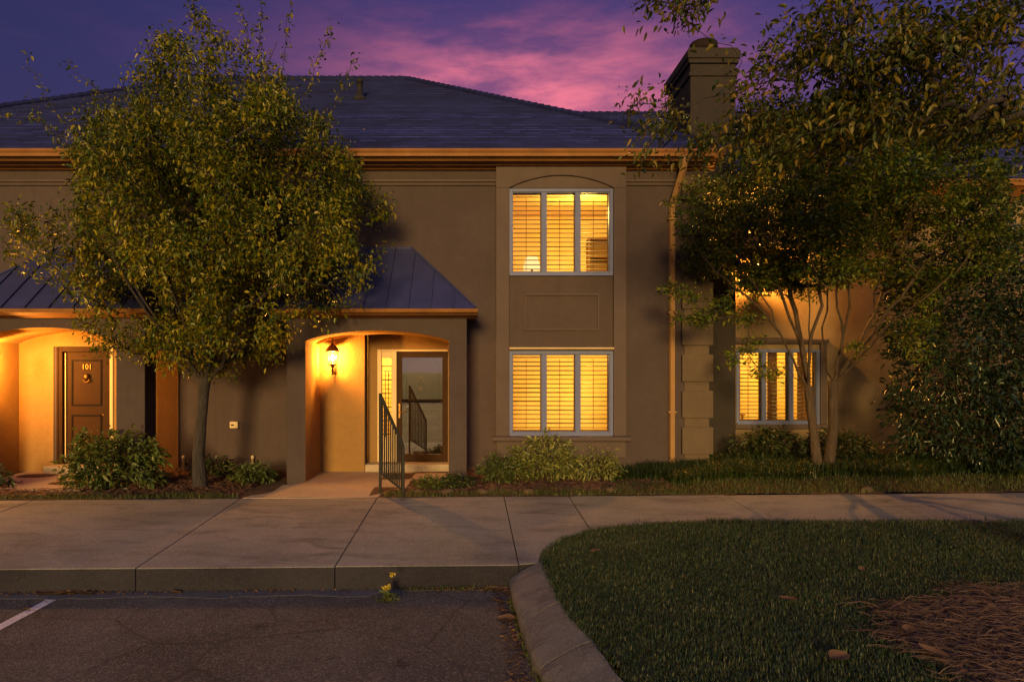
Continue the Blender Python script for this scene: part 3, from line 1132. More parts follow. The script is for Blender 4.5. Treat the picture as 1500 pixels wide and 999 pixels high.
# --- porches
def porch(name_wall, x0, xo0, xo1, x1, spring, crown, solid_left, solid_right, pier_d):
    PY = 11.4
    n = 24
    ar = []
    for i in range(n + 1):
        u = i / n
        # segmental arch
        ar.append((xo0 + (xo1 - xo0) * u, spring + (crown - spring) * (1 - (2 * u - 1) ** 2) ** .82))
    poly = [(x0, -.1), (xo0, -.1)] + ar + [(xo1, -.1), (x1, -.1), (x1, 2.80), (x0, 2.80)]
    m = MB()
    m.prism_y(poly, PY, PY + pier_d)
    # shallow capital band on the piers
    po = m.build(name_wall, M['stucco'], house, bevel=.012)
    po.data.materials.append(M['stucco_porch_lit'])
    for pg in po.data.polygons:      # the piers' inner faces and the soffit carry the painted-in lantern glow
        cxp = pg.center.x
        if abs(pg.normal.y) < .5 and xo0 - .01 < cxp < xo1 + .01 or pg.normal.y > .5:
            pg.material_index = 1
    lit_panel = MB()      # added slabs over the back wall, lantern light painted into their colour
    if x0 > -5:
        lit_panel.box(xo0, DO[0] - .012, WY - .014, WY - .001, -.1, 2.64)
        lit_panel.box(DO[0] - .0119, DO[1] + .0, WY - .014, WY - .001, 2.60, 2.66)
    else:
        lit_panel.box(xo0, LD[0] - .062, WY - .014, WY - .001, -.1, 2.66)
        lit_panel.box(LD[0] - .0619, LD[1] + .06, WY - .014, WY - .001, LD[3] + .004, 2.66)
        lit_panel.box(LD[1] + .0601, x1 + .05, WY - .014, WY - .001, -.1, 2.66)
    lit_panel.build('porch_lit_panel', M['stucco_porch_lit'], po)
    # vault behind the arch
    v = MB()
    yv0, yv1 = PY + pier_d + .001, WY - .002
    for i in range(n):
        a, b_ = ar[i], ar[i + 1]
        v.quad((a[0], yv0, a[1]), (b_[0], yv0, b_[1]), (b_[0], yv1, b_[1]), (a[0], yv1, a[1]))
    # side walls or side lintels
    for (xa, xb, solid) in ((x0, xo0, solid_left), (xo1, x1, solid_right)):
        v.box(xa + .001, xb - .001, yv0, yv1, -.1 if solid else spring - .02, 2.79)
    v.build('porch_vault', M['stucco_porch_lit'], po)
    # metal roof
    ey, ez = 11.08, 2.87
    tx0, tx1, ty, tz = x0 - .15 + 1.17, x1 + .15 - 1.17, WY - .003, 4.10
    ex0, ex1 = x0 - .15, x1 + .15
    r = MB()
    A, B, C, D = (ex0, ey, ez), (ex1, ey, ez), (tx1, ty, tz), (tx0, ty, tz)
    E, G_ = (ex0, ty, ez), (ex1, ty, ez)
    r.quad(A, B, C, D)
    r.add((B, G_, C), ((0, 1, 2),))
    r.add((E, A, D), ((0, 1, 2),))
    r.quad(E, G_, B, A)

    def seam(p, q_, h=.028, w_=.009):
        p, q_ = Vector(p), Vector(q_)
        t_ = (q_ - p).normalized()
        nn = Vector((0, -1, .9)).normalized() if abs(t_.x) < .5 else Vector((0, 0, 1))
        s_ = t_.cross(nn).normalized() * w_
        u_ = nn * h
        vs = [p - s_, p + s_, q_ + s_, q_ - s_, p - s_ + u_, p + s_ + u_, q_ + s_ + u_, q_ - s_ + u_]
        r.add(vs, [(0, 3, 2, 1), (4, 5, 6, 7), (0, 1, 5, 4), (1, 2, 6, 5), (2, 3, 7, 6), (3, 0, 4, 7)])
    k = int((ex1 - ex0) / .36)
    for i in range(1, k):
        x = ex0 + (ex1 - ex0) * i / k
        u = 1.0
        if x < tx0:
            u = (x - ex0) / (tx0 - ex0)
        elif x > tx1:
            u = (ex1 - x) / (ex1 - tx1)
        seam((x, ey, ez + .002), (x, ey + (ty - ey) * u, ez + (tz - ez) * u + .002))
    for p, q_ in ((B, C), (A, D)):
        r.tube([Vector(p) + Vector((0, 0, .01)), Vector(q_) + Vector((0, 0, .01))], .022, 6)
    r.tube([D, C], .022, 6)
    r.build('porch_roof', M['metal_roof'], house)
    # eave trim: fascia with a small gutter
    e = MB()
    e.prism_x([(11.04, 2.865), (11.02, 2.84), (11.04, 2.80), (11.10, 2.795), (11.16, 2.765), (11.30, 2.755), (11.397, 2.73), (11.397, 2.855), (11.06, 2.858)], ex0 - .03, ex1 + .03)
    for xx, s in ((x1, 1), (x0, -1)):
        a_, b_ = sorted((xx + s * .002, xx + s * .15))
        e.box(a_, b_, 11.398, WY - .004, 2.77, 2.858)
    e.build('porch_cornice', M['trim'], house, bevel=.006)
    # small crown strip at the top of the piers
    return po


porch('porch_arch', -3.05, -2.74, -.37, -.07, 2.36, 2.53, True, False, .36)
sp = porch('porch_arch', -8.57, -8.25, -5.87, -5.395, 2.36, 2.575, True, False, .42)

# --- entrance: recess, steps, frame, sidelight, storm door, inner door
rc = MB()
rc.box(-1.94, -1.931, WY + .201, 12.895, -.1, 2.62)
rc.box(-.372, -.363, WY + .201, 12.895, -.1, 2.62)
rc.box(-1.93, -.373, WY + .2, 12.895, 2.62, 2.63)
dy_ = 12.90
x0, x1 = X(553, 12.9), X(656, 12.9)
zs0, zt0 = .16, 2.257
rc.box(-1.93, x0 - .001, dy_, dy_ + .15, -.1, 2.62)
rc.box(x1 + .001, -.373, dy_, dy_ + .15, -.1, 2.62)
rc.box(x0, x1, dy_, dy_ + .15, zt0 + .001, 2.62)
rc.build('entry_recess', M['stucco_porch_lit'], house)
stp = MB()
stp.box(-1.93, -.374, 12.56, 13.04, -.05, .155)
stp.build('door_step', M['porch_concrete'], house, bevel=.008)
xm = X(581, 12.9)   # left edge of storm door
df = MB()
df.box(x0, x0 + .075, dy_ - .03, dy_ + .14, .157, zt0)
df.box(x0 + .076, x1, dy_ - .03, dy_ + .14, zt0 - .035, zt0)
df.box(xm - .095, xm, dy_ - .03, dy_ + .14, .157, zt0 - .036)
df.box(x0 + .076, xm - .096, dy_ + .0, dy_ + .12, .157, .62)
df.box(x0 + .076, xm - .096, dy_ + .0, dy_ + .12, zt0 - .16, zt0 - .036)
dfo = df.build('door_frame', M['cream'], house, bevel=.006)
sg = MB()
sx0, sx1 = x0 + .077, xm - .097
sg.box(sx0, sx1, dy_ + .05, dy_ + .056, .621, zt0 - .161)
sg.build('sidelight_pane', M['glass'], dfo)
lt = MB()
for i in range(1, 3):
    xx = sx0 + (sx1 - sx0) * i / 3
    lt.box(xx - .006, xx + .006, dy_ + .06, dy_ + .07, .621, 1.85)
for i in range(16):
    zz = .66 + i * .085
    lt.box(sx0, sx1, dy_ + .071, dy_ + .078, zz, zz + (.010 if i % 3 else .02))
lt.build('lattice', M['brown_dark'], dfo)

sd_ = MB()
dt, dbm = zt0 - .037, .165
fwid = .10
ysd = dy_ - .02
sd_.box(xm + .002, xm + .002 + fwid, ysd, ysd + .05, dbm, dt)
sd_.box(x1 - fwid - .002, x1 - .002, ysd, ysd + .05, dbm, dt)
sd_.box(xm + .002 + fwid, x1 - fwid - .002, ysd, ysd + .05, dt - .11, dt)
sd_.box(xm + .002 + fwid, x1 - fwid - .002, ysd, ysd + .05, dbm, dbm + .14)
sdo = sd_.build('storm_door', M['brown'], house, bevel=.005)
g_ = MB()
g_.quad((xm + fwid, ysd + .022, dbm + .14), (x1 - fwid, ysd + .022, dbm + .14), (x1 - fwid, ysd + .022, dt - .11), (xm + fwid, ysd + .022, dt - .11))
g_.build('pane', M['glass_storm'], sdo)
h = MB()
hx = xm + .055
h.box(hx - .016, hx + .016, ysd - .012, ysd - .001, .98, 1.25)
h.tube([(hx, ysd - .012, 1.09), (hx, ysd - .055, 1.09), (hx + .11, ysd - .06, 1.085)], .011, 8)
h.build('handle', M['brass'], sdo, bevel=.003)
idr = MB()
yi = dy_ + .095
idr.box(xm + .001, x1 - .001, yi, yi + .045, .157, zt0 - .036)
ido = idr.build('inner_door', M['brown'], house)
# raised notched panel outline on the upper half
pm = MB()
pxa, pxb, pza, pzb = xm + .17, x1 - .17, 1.28, 2.10
nt = .07
outl = [(pxa, pza), (pxb, pza), (pxb, pzb - .12), (pxb - .02, pzb - .10), (pxb - nt, pzb - .08), (pxb - nt, pzb), (pxa + nt, pzb), (pxa + nt, pzb - .08), (pxa + .02, pzb - .10), (pxa, pzb - .12), (pxa, pza)]
pm.tube([(x, yi - .004, z) for x, z in outl], .018, 6)
pm.tube([(pxa, yi - .004, .35), (pxb, yi - .004, .35), (pxb, yi - .004, 1.1), (pxa, yi - .004, 1.1), (pxa, yi - .004, .35)], .018, 6)
pm.build('door_panel', M['brown_dark'], ido)
kn = MB()
kcx, kcz = (xm + x1) / 2 - .03, 1.66
kn.tube([(kcx + .06 * math.cos(a), yi - .03, kcz + .09 * math.sin(a)) for a in np.linspace(-.35, PI + .35, 14)], .011, 8)
kn.tube([(kcx - .058, yi - .03, kcz - .03), (kcx, yi - .03, kcz - .15), (kcx + .058, yi - .03, kcz - .03)], [.012, .03, .012], 8)
kn.build('knocker', M['brass'], ido, True)

# --- side porch door (left)
x0, x1, z0, z1 = LD
d = MB()
d.box(x0, x0 + .10, WY - .02, WY + .12, z0, z1)
d.box(x1 - .10, x1, WY - .02, WY + .12, z0, z1)
d.box(x0 + .10, x1 - .10, WY - .02, WY + .12, z1 - .09, z1)
d.box(x0 - .0, x0 + .03, WY - .035, WY - .021, z0, z1)
fo = d.build('door_frame', M['brown'], house, bevel=.005)
d = MB()
dx0, dx1, dzt = x0 + .105, x1 - .105, z1 - .095
d.box(dx0, dx1, WY + .06, WY + .105, z0 + .005, dzt)
ldo = d.build('panel_door', M['brown'], house)
d = MB()
for za_, zb_ in ((z0 + .18, 1.06), (1.22, dzt - .14)):
    xa, xb = dx0 + .12, dx1 - .08
    for (p, q2, r_, s) in ((xa, xb, zb_ - .03, zb_), (xa, xb, za_, za_ + .03), (xa, xa + .03, za_ + .03, zb_ - .03), (xb - .03, xb, za_ + .03, zb_ - .03)):
        d.box(p, q2, WY + .045, WY + .0595, r_, s)
d.build('door_panel', M['brown_dark'], ldo, bevel=.006)
d = MB()
d.box(dx0 + .015, dx0 + .03, WY + .03, WY + .0595, z0 + .02, dzt - .02)
d.build('weather_strip', M['cream'], ldo)
kx = (dx0 + dx1) / 2 + .03
d = MB()
kz = Z(552, 12.66)
d.lathe((kx, WY + .04, kz), [(.0, -.06), (.035, -.055), (.05, -.01), (.045, .04), (.02, .06), (0, .062)], 12)
kno = d.build('knocker', M['brass'], ldo, True)
d = MB()
d.tube([(kx + .055 * math.cos(a), WY + .02, kz - .045 + .05 * math.sin(a)) for a in np.linspace(PI * .95, PI * 2.05, 10)], .010, 7)
d.build('knocker_ring', M['brass'], ldo, True)
cu = bpy.data.curves.new('door_number', 'FONT')
cu.body = '101'
cu.size = .13
cu.extrude = .006
cu.align_x = 'CENTER'
tmp = bpy.data.objects.new('door_number_outline', cu)
nm = bpy.data.meshes.new_from_object(tmp)
bpy.data.objects.remove(tmp)
nm.transform(Matrix.Translation((kx, WY + .05, Z(545, 12.66) + .055)) @ Matrix.Rotation(PI / 2, 4, 'X'))
nm.materials.clear()
link('door_number', nm, M['brass'], ldo)
d = MB()
d.lathe((dx1 - .035, WY + .035, 1.05), [(.018, -.02), (.03, 0), (.018, .02)], 10)
d.build('door_knob', M['brass'], ldo, True)
d = MB()
d.box(x0 - .06, x1 + .06, WY - .32, WY + .11, .0, z0 - .002)
d.build('door_step', M['porch_concrete'], house, bevel=.01)
d = MB()
d.box(x1 + .002, x1 + .055, WY - .03, WY - .001, z0, z1 + .02)
d.build('door_casing', M['cream'], house)

# base plinth line where stucco meets the bed
for xa, xb in ((XL, -8.58), (-5.39, -3.06), (-.06, 3.83)):
    pl = MB()
    pl.box(xa, xb, WY - .02, WY - .001, -.1, .10)
    pl.build('plinth', M['quoin'], house, bevel=.006)

# --- fittings on the wall between the porches
t_ = empty('outlet_box', (X(344, WY), WY - .03, Z(622, WY)), 'pale weatherproof outlet box on the stucco wall between the porches', 'outlet')
d = MB()
ox, oz = X(344, WY), Z(622, WY)
d.box(ox - .075, ox + .075, WY - .065, WY - .001, oz - .06, oz + .06)
d.build('cover', M['plastic'], t_, bevel=.012)
d = MB()
d.lathe((ox - .02, WY - .075, oz), [(.022, -.014), (.026, 0), (.022, .014)], 10)
d.build('latch', M['iron'], t_)
for k, (px, lab) in enumerate(((269, 'short pale pipe stub low on the wall just left of the tree trunk'), (370, 'short pale pipe stub low on the wall right of the tree trunk'))):
    t_ = empty('pipe_stub', (X(px, WY - .05), WY - .05, .15), lab, 'pipe', 'pipe stubs on the wall')
    cc = (X(px, WY - .06), WY - .06, Z(680, WY - .06))
    d = MB()
    d.lathe(cc, [(.022, -.12), (.022, .10), (.030, .10), (.030, .15), (.012, .165)], 10)
    d.build('pipe', M['plastic'], t_, True)
    d = MB()
    d.box(cc[0] - .035, cc[0] + .035, WY - .055, WY - .001, cc[2] + .0, cc[2] + .03)
    d.build('clamp', M['iron'], t_)

# ================================================================== THE RIGHT-HAND TOWNHOUSE (set back)
wing = empty('townhouse', (10, 14.5, 0), 'set-back tan stucco townhouse behind the right-hand trees, with a tall stucco chimney', 'townhouse')
VY = 14.5
RW = (5.57, 7.32, .74, 2.31)
wm = wall_mesh(4.34, 22, -.15, 5.72, VY, .2, [RW])
wm.box(21.8, 22, VY + .2, 24, -.15, 5.72)
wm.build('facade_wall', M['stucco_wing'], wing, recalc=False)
mb, uvs = MB(), []
WEY, WRUN, WP = 14.0, 5.25, .612
roof_courses(mb, uvs, 1.2, 22.5, WEY, EZ, WRUN, WP, False, False)
q_ = [(22.5, WEY + 2 * WRUN, EZ), (1.2, WEY + 2 * WRUN, EZ), (1.2, WEY + WRUN, EZ + WP * WRUN), (22.5, WEY + WRUN, EZ + WP * WRUN)]
mb.quad(*q_)
uvs += [(v[0], v[2] * 1.9) for v in q_]
# drop strips that would poke through the main roof's front slope
keep_f, keep_uv = [], []
wr = roof_object('roof', mb, uvs, wing)
cap = MB()
for i in range(100):
    xx = 1.2 + i * .213
    cap.tube([(xx, WEY + WRUN, EZ + WP * WRUN + .03), (xx + .213, WEY + WRUN, EZ + WP * WRUN + .015)], [.085, .075], 6)
cap.build('ridge_cap', M['shingle'], wr)
dd = 18.6
for _ in range(30):
    dd = WEY + (Z(184, dd) - EZ) / WP
vp = MB()
vp.lathe((X(921, dd), dd, Z(184, dd) - .05), [(.19, 0), (.14, .08), (.06, .14), (.055, .14), (.055, .40), (.065, .40), (.065, .46)], 12)
vp.build('vent_pipe', M['iron'], wr, True)
g = MB()
g.prism_x([(13.96, 5.745), (13.94, 5.70), (13.97, 5.665), (13.975, 5.615), (14.07, 5.605), (14.07, 5.752)], 5.3, 22.5)
g.build('gutter', M['trim'], wing)
g = MB()
g.prism_x([(14.07, 5.60), (14.2, 5.54), (14.3, 5.50), (14.4, 5.46), (14.497, 5.415), (14.497, 5.72), (14.07, 5.72)], 5.3, 22.4)
g.build('cornice', M['trim'], wing)
g = MB()
hz = 2.42
g.prism_x([(14.40, hz), (14.36, hz + .06), (14.36, hz + .10), (14.498, hz + .13), (14.498, hz)], RW[0] - .1, RW[1] + .15)
g.box(RW[1] + .002, RW[1] + .14, 14.44, 14.498, RW[2], hz - .002)
g.box(RW[0] - .05, RW[1] + .14, 14.38, 14.498, RW[2] - .10, RW[2] - .002)
g.build('window_trim', M['bay_trim'], wing, bevel=.008)
shutter_window(wing, *RW, VY - .06 + .06)
room(wing, 4.7, 9.5, VY + .21, 17.6, .0, 2.75)
console(5.7, 6.6, 16.6, 17.0, .005, .8, 'dark side table under the lamp behind the set-back window')
table_lamp((6.1, 16.8, .808), 1.0, 'lit table lamp glowing behind the shutters of the set-back window')
dr = MB()
for xx in (5.75, 6.55, 7.2):
    dr.tube([(xx, 15.0, .05), (xx, 15.0, 2.6)], .10, 10)
tag(dr.build('curtain', M['room_dark']), 'dark gathered curtains hanging behind the set-back window', 'curtain')
point('room_light', (7.4, 16.0, 2.35), 200, WARM_ROOM, .12)

# chimney with sloping-trim cap and round flue
ch = MB()
cx0, cx1, cy0, cy1 = 4.36, 5.26, 13.7, 15.25
ch.box(cx0, cx1, cy0, cy1, -.15, 7.95)
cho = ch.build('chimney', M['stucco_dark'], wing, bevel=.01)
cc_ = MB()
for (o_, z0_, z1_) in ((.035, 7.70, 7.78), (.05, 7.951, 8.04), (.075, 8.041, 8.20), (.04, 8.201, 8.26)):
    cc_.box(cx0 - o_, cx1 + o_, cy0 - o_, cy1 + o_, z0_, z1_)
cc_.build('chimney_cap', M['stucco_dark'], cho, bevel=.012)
fl = MB()
fl.lathe(((cx0 + cx1) / 2 + .06, 14.45, 8.26), [(.25, 0), (.24, .24), (.275, .27), (.285, .30), (.285, .42), (.26, .45), (.20, .45), (.20, .1)], 20)
fl.build('flue', M['terracotta'], cho)


# ================================================================== LANTERNS
def lantern(loc, label, w, face=(0, -1)):
    """bronze wall lantern: back plate, scroll arm, glazed hexagon body, domed cap, finial"""
    t_ = empty('wall_lantern', loc, label, 'lantern', 'wall lanterns')
    x, y, z = loc
    fx, fy = face
    out = .25
    cx_, cy_ = x + fx * out, y + fy * out
    p = MB()
    if fy:
        p.box(x - .05, x + .05, y - .018, y - .001, z - .32, z - .10)
    else:
        a_, b_ = sorted((x + fx * .001, x + fx * .018))
        p.box(a_, b_, y - .05, y + .05, z - .32, z - .10)
    p.build('back_plate', M['bronze'], t_, bevel=.006)
    a = MB()
    a.tube([(x + fx * .015, y + fy * .015, z - .20), (x + fx * .09, y + fy * .09, z - .27), (x + fx * .17, y + fy * .17, z - .26), (cx_, cy_, z - .19), (cx_, cy_, z - .13)], [.014, .016, .014, .012, .012], 8)
    a.tube([(x + fx * .015, y + fy * .015, z - .28), (x + fx * .07, y + fy * .07, z - .31), (x + fx * .12, y + fy * .12, z - .27)], .010, 8)
    a.lathe((cx_, cy_, z - .33), [(.004, 0), (.02, .03), (.012, .06), (.026, .09), (.012, .12), (.04, .17), (.075, .20)], 12)
    a.build('scroll_arm', M['bronze'], t_, True)
    cg = MB()
    for k in range(6):
        an = PI / 6 + k * PI / 3
        c_, s_ = math.cos(an), math.sin(an)
        cg.tube([(cx_ + .072 * c_, cy_ + .072 * s_, z - .13), (cx_ + .104 * c_, cy_ + .104 * s_, z + .10)], .007, 5)
    cg.lathe((cx_, cy_, z - .145), [(.070, 0), (.084, .008), (.084, .022), (.070, .026)], 6, PI / 6)
    cg.build('cage', M['bronze'], t_)
    cp = MB()
    cp.lathe((cx_, cy_, z + .10), [(.105, -.005), (.13, .0), (.13, .016), (.115, .03), (.095, .07), (.055, .105), (.03, .12), (.03, .135), (.012, .145), (.012, .17), (.022, .185), (.010, .205), (.006, .24), (.002, .27)], 12)
    cp.build('cap', M['bronze'], t_, True)
    gl = MB()
    vs = []
    for (r_, zz) in ((.069, -.118), (.099, .098)):
        for k in range(6):
            an = PI / 6 + k * PI / 3
            vs.append((cx_ + r_ * math.cos(an), cy_ + r_ * math.sin(an), z + zz))
    gl.add(vs, [(k, (k + 1) % 6, 6 + (k + 1) % 6, 6 + k) for k in range(6)])
    gl.build('glass', M['lantern_glass'], t_)
    bl = MB()
    bl.lathe((cx_, cy_, z - .08), [(.004, 0), (.03, .03), (.036, .07), (.024, .115), (.004, .14)], 12)
    bl.build('bulb', M['bulb'], t_, True)
    l = point('lantern_light', (cx_, cy_, z - .01), w, WARM, .035)
    l.parent = t_
    l.location = Vector((cx_, cy_, z - .01)) - t_.location
    return t_


lantern((X(488, 12.42), WY, Z(523, 12.42)), 'lit bronze lantern on the stucco wall left of the storm door', 620)
lantern((-8.25, 11.50, 2.05), 'lit lantern on the pier of the left-hand porch beside the panelled door', 1150, (1, 0))
lantern((5.95, VY, 3.95), 'lit lantern high on the set-back wall, behind the crape myrtle leaves', 1900)

# ================================================================== RAILING
rl = empty('hand_railing', (-1.36, 10.3, 0), 'black iron railing with sloping top rail at the edge of the front walk', 'railing')
A0 = Vector((X(557, 10.42), 10.42, 0.0)); A1 = Vector((X(591, 10.30), 10.30, 0.0))
zt0_, zt1_ = Z(578, 10.42), Z(655, 10.30)
zb0_, zb1_ = Z(692, 10.42), Z(719, 10.30)
r = MB()
r.box(A0.x - .020, A0.x + .020, A0.y - .020, A0.y + .020, -.02, zt0_ + .02)
r.build('post', M['iron'], rl, bevel=.004)
r = MB()
r.box(A1.x - .018, A1.x + .018, A1.y - .018, A1.y + .018, -.02, zt1_ + .0)
r.build('post', M['iron'], rl, bevel=.004)
r = MB()
tp = [Vector((A0.x, A0.y, zt0_)), Vector((A1.x, A1.y, zt1_))]
r.tube([tp[0] + Vector((0, 0, .0)), tp[1]], .024, 8)
r.build('top_rail', M['iron'], rl)
r = MB()
r.tube([(A0.x, A0.y, zb0_), (A1.x, A1.y, zb1_)], .016, 6)
r.build('bottom_rail', M['iron'], rl)
for k in range(1, 11):
    u = k / 11
    r = MB()
    p = A0.lerp(A1, u)
    r.tube([(p.x, p.y, zb0_ + (zb1_ - zb0_) * u), (p.x, p.y, zt0_ + (zt1_ - zt0_) * u)], .013, 6)
    r.build('baluster', M['iron'], rl)
# ================================================================== VEGETATION
def unit(v):
    return v / np.maximum(np.linalg.norm(v, axis=-1, keepdims=True), 1e-9)


def leaves(name, pos, dirs, size, mat, parent, width=.5, droop=.25, upn=None, rng=RNG, curl=.12):
    """many separate leaf blades: a folded six-point outline each (base, sides, tip)"""
    n = len(pos)
    d = unit(dirs)
    up = np.tile([0, 0, 1.0], (n, 1)) + rng.normal(0, .55, (n, 3)) if upn is None else upn
    s = unit(np.cross(d, up))
    nn = np.cross(s, d)
    L = (size * rng.uniform(.45, 1.3, n))[:, None]
    w = L * width * .5 * rng.uniform(.8, 1.15, n)[:, None]
    h = L * curl
    dn = np.tile([0, 0, -1.0], (n, 1))
    base = pos
    l1 = base + d * L * .30 - s * w * .85 + nn * h
    l2 = base + d * L * .62 - s * w * .80 + nn * h + dn * L * droop * .3
    tip = base + d * L + dn * L * droop
    r2 = base + d * L * .62 + s * w * .80 + nn * h + dn * L * droop * .3
    r1 = base + d * L * .30 + s * w * .85 + nn * h
    v = np.stack([base, r1, r2, tip, l2, l1], 1).reshape(-1, 3)
    o = np.arange(n)[:, None] * 6
    f = np.concatenate([o + [0, 1, 2, 3], o + [0, 3, 4, 5]], 1).reshape(-1, 4)
    return fastmesh(name, v, f, mat, parent)


def blades(name, pos, mat, length, width, lean=.5, parent=None, rng=RNG):
    """grass: curved tapering blades, two segments each"""
    n = len(pos)
    a = rng.uniform(0, 2 * PI, n)
    out = np.stack([np.cos(a), np.sin(a), np.zeros(n)], 1)
    side = np.stack([-np.sin(a), np.cos(a), np.zeros(n)], 1)
    L = (length * rng.uniform(.55, 1.25, n))[:, None]
    W_ = (width * rng.uniform(.7, 1.2, n))[:, None]
    le = (lean * rng.uniform(.2, 1.3, n))[:, None]
    z = np.array([[0, 0, 1.0]])
    p0 = pos
    p1 = pos + z * L * .55 + out * L * le * .25
    p2 = pos + z * L * (1 - .35 * le) + out * L * le * .85
    v = np.stack([p0 - side * W_, p0 + side * W_, p1 - side * W_ * .8, p1 + side * W_ * .8, p2], 1).reshape(-1, 3)
    o = np.arange(n)[:, None] * 5
    f = np.concatenate([o + [0, 1, 3], o + [0, 3, 2], o + [2, 3, 4]], 1).reshape(-1, 3)
    return fastmesh(name, v, f, mat, parent)


def blocked(p):
    """inside or too near the buildings"""
    x, y, z = p[:, 0], p[:, 1], p[:, 2]
    m = (y > 12.46) & (x < 4.5) & (z < 5.4)
    m |= (y > 12.30) & (x > .4) & (x < 2.85) & (z < 5.4)
    for x0, x1 in ((-3.25, .12), (-8.62, -5.2)):
        inx = (x > x0) & (x < x1)
        m |= inx & (y > 10.98) & (z < 2.9 + .83 * np.maximum(0, y - 11.05) + .08) & (z > 2.35)
        m |= inx & (y > 11.3) & (z <= 2.4)
    m |= (y > 11.95) & (x < 4.6) & (z > 5.3) & (z < 5.78 + .612 * np.maximum(0, y - 12.08) + .10)
    m |= (y > 13.6) & (x > 4.2) & (x < 5.4)
    m |= (y > 14.35) & (z < 5.4)
    m |= (y > 13.9) & (z > 5.3) & (z < 5.8 + .612 * np.maximum(0, y - 14.0) + .1)
    return m


class Skeleton:
    def __init__(self):
        self.p, self.par = [], []

    def add(self, p, par):
        self.p.append(np.asarray(p, float)); self.par.append(par)
        return len(self.p) - 1

    def path(self, pts, par=-1, sub=3, wob=.03, rng=RNG):
        ids = []
        prev = None
        for q in pts:
            q = np.asarray(q, float)
            if prev is None:
                if par >= 0:
                    prev = self.p[par]; last = par
                else:
                    last = self.add(q, -1); ids.append(last); prev = q
                    continue
            for k in range(1, sub + 1):
                u = k / sub
                r = prev * (1 - u) + q * u + (rng.normal(0, wob, 3) if k < sub else 0)
                last = self.add(r, last); ids.append(last)
            prev = q
        return ids

    def attach(self, pts, mids=2, wob=.05, up=.12, rng=RNG, start=0):
        """join each point to the nearest node already there, in order of distance from the fork"""
        tips = []
        P = np.array(self.p)
        for q in pts:
            d = np.linalg.norm(P[start:] - q, axis=1) + .6 * np.maximum(0, P[start:, 2] - q[2])
            j = int(np.argmin(d)) + start
            a = P[j]
            last = j
            new = []
            for k in range(1, mids + 2):
                u = k / (mids + 1)
                r = a * (1 - u) + q * u
                r = r + np.array([0, 0, up * math.sin(PI * u) * np.linalg.norm(q - a) * .6])
                if k <= mids:
                    r = r + rng.normal(0, wob * np.linalg.norm(q - a), 3)
                last = self.add(r, last)
                new.append(r)
            P = np.vstack([P, np.array(new)])
            tips.append(last)
        return tips

    def radii(self, tip_r=.004, power=2.3, rmax=.12, fixed=None):
        n = len(self.p)
        acc = np.zeros(n)
        kids = np.zeros(n, int)
        for i in range(n):
            if self.par[i] >= 0:
                kids[self.par[i]] += 1
        for i in range(n - 1, -1, -1):
            if kids[i] == 0:
                acc[i] += tip_r ** power
            if self.par[i] >= 0:
                acc[self.par[i]] += acc[i]
        return np.minimum(acc ** (1 / power), rmax)

    def mesh(self, name, mat, parent, rad, sides=5, skip=0):
        P = np.array(self.p)
        V, Fc = [], []
        base = 0
        idx = [i for i in range(skip, len(P)) if self.par[i] >= 0]
        a = P[[self.par[i] for i in idx]]; b_ = P[idx]
        ra = np.minimum(rad[[self.par[i] for i in idx]], rad[idx] * 1.35); rb = rad[idx]
        t = unit(b_ - a)
        ref = np.where(np.abs(t[:, 2:3]) > .9, np.array([[1.0, 0, 0]]), np.array([[0, 0, 1.0]]))
        u = unit(np.cross(t, ref)); w_ = np.cross(t, u)
        an = np.arange(sides) * 2 * PI / sides
        ring = (u[:, None] * np.cos(an)[None, :, None] + w_[:, None] * np.sin(an)[None, :, None])
        A = a[:, None] - t[:, None] * ra[:, None, None] * .3 + ring * ra[:, None, None]
        B = b_[:, None] + ring * rb[:, None, None]
        v = np.concatenate([A, B], 1).reshape(-1, 3)
        o = np.arange(len(idx))[:, None, None] * (2 * sides)
        k = np.arange(sides)
        f = np.stack([k, (k + 1) % sides, (k + 1) % sides + sides, k + sides], -1)[None] + o
        return fastmesh(name, v, f.reshape(-1, 4), mat, parent, smooth=True)


def trunk_mesh(mb, pts, rads, n=12, seed=0):
    pts = [Vector(p) for p in pts]
    fine, fr = [], []
    for i in range(len(pts) - 1):
        for k in range(5):
            u = k / 5
            fine.append(pts[i].lerp(pts[i + 1], u)); fr.append(rads[i] * (1 - u) + rads[i + 1] * u)
    fine.append(pts[-1]); fr.append(rads[-1])
    fr = [r * (1 + .10 * mnoise.noise(Vector((p.z * 3, seed, 1)))) for r, p in zip(fr, fine)]
    mb.tube(fine, fr, n)


def twig_leaves(sk, tips, per, spread, rng, along=2, horiz=0.0):
    """positions and directions of leaves strung along the last pieces of each twig"""
    P = np.array(sk.p)
    pos, dr = [], []
    for t in tips:
        chain = [t]
        for _ in range(along):
            if sk.par[chain[-1]] >= 0:
                chain.append(sk.par[chain[-1]])
        c = P[chain[::-1]]
        ax = unit(c[-1] - c[0] + 1e-6)
        u = rng.uniform(.1, 1.08, per) * (len(c) - 1)
        i = np.minimum(u.astype(int), len(c) - 2)
        f = (u - i)[:, None]
        q = c[i] * (1 - f) + c[i + 1] * f
        j = rng.normal(0, spread, (per, 3))
        j[:, 2] *= (1 - horiz)
        pos.append(q + j)
        d = ax[None] * .5 + unit(rng.normal(0, 1, (per, 3))) * .9
        d[:, 2] = d[:, 2] * (1 - horiz) - .15
        dr.append(d)
    return np.concatenate(pos), np.concatenate(dr)


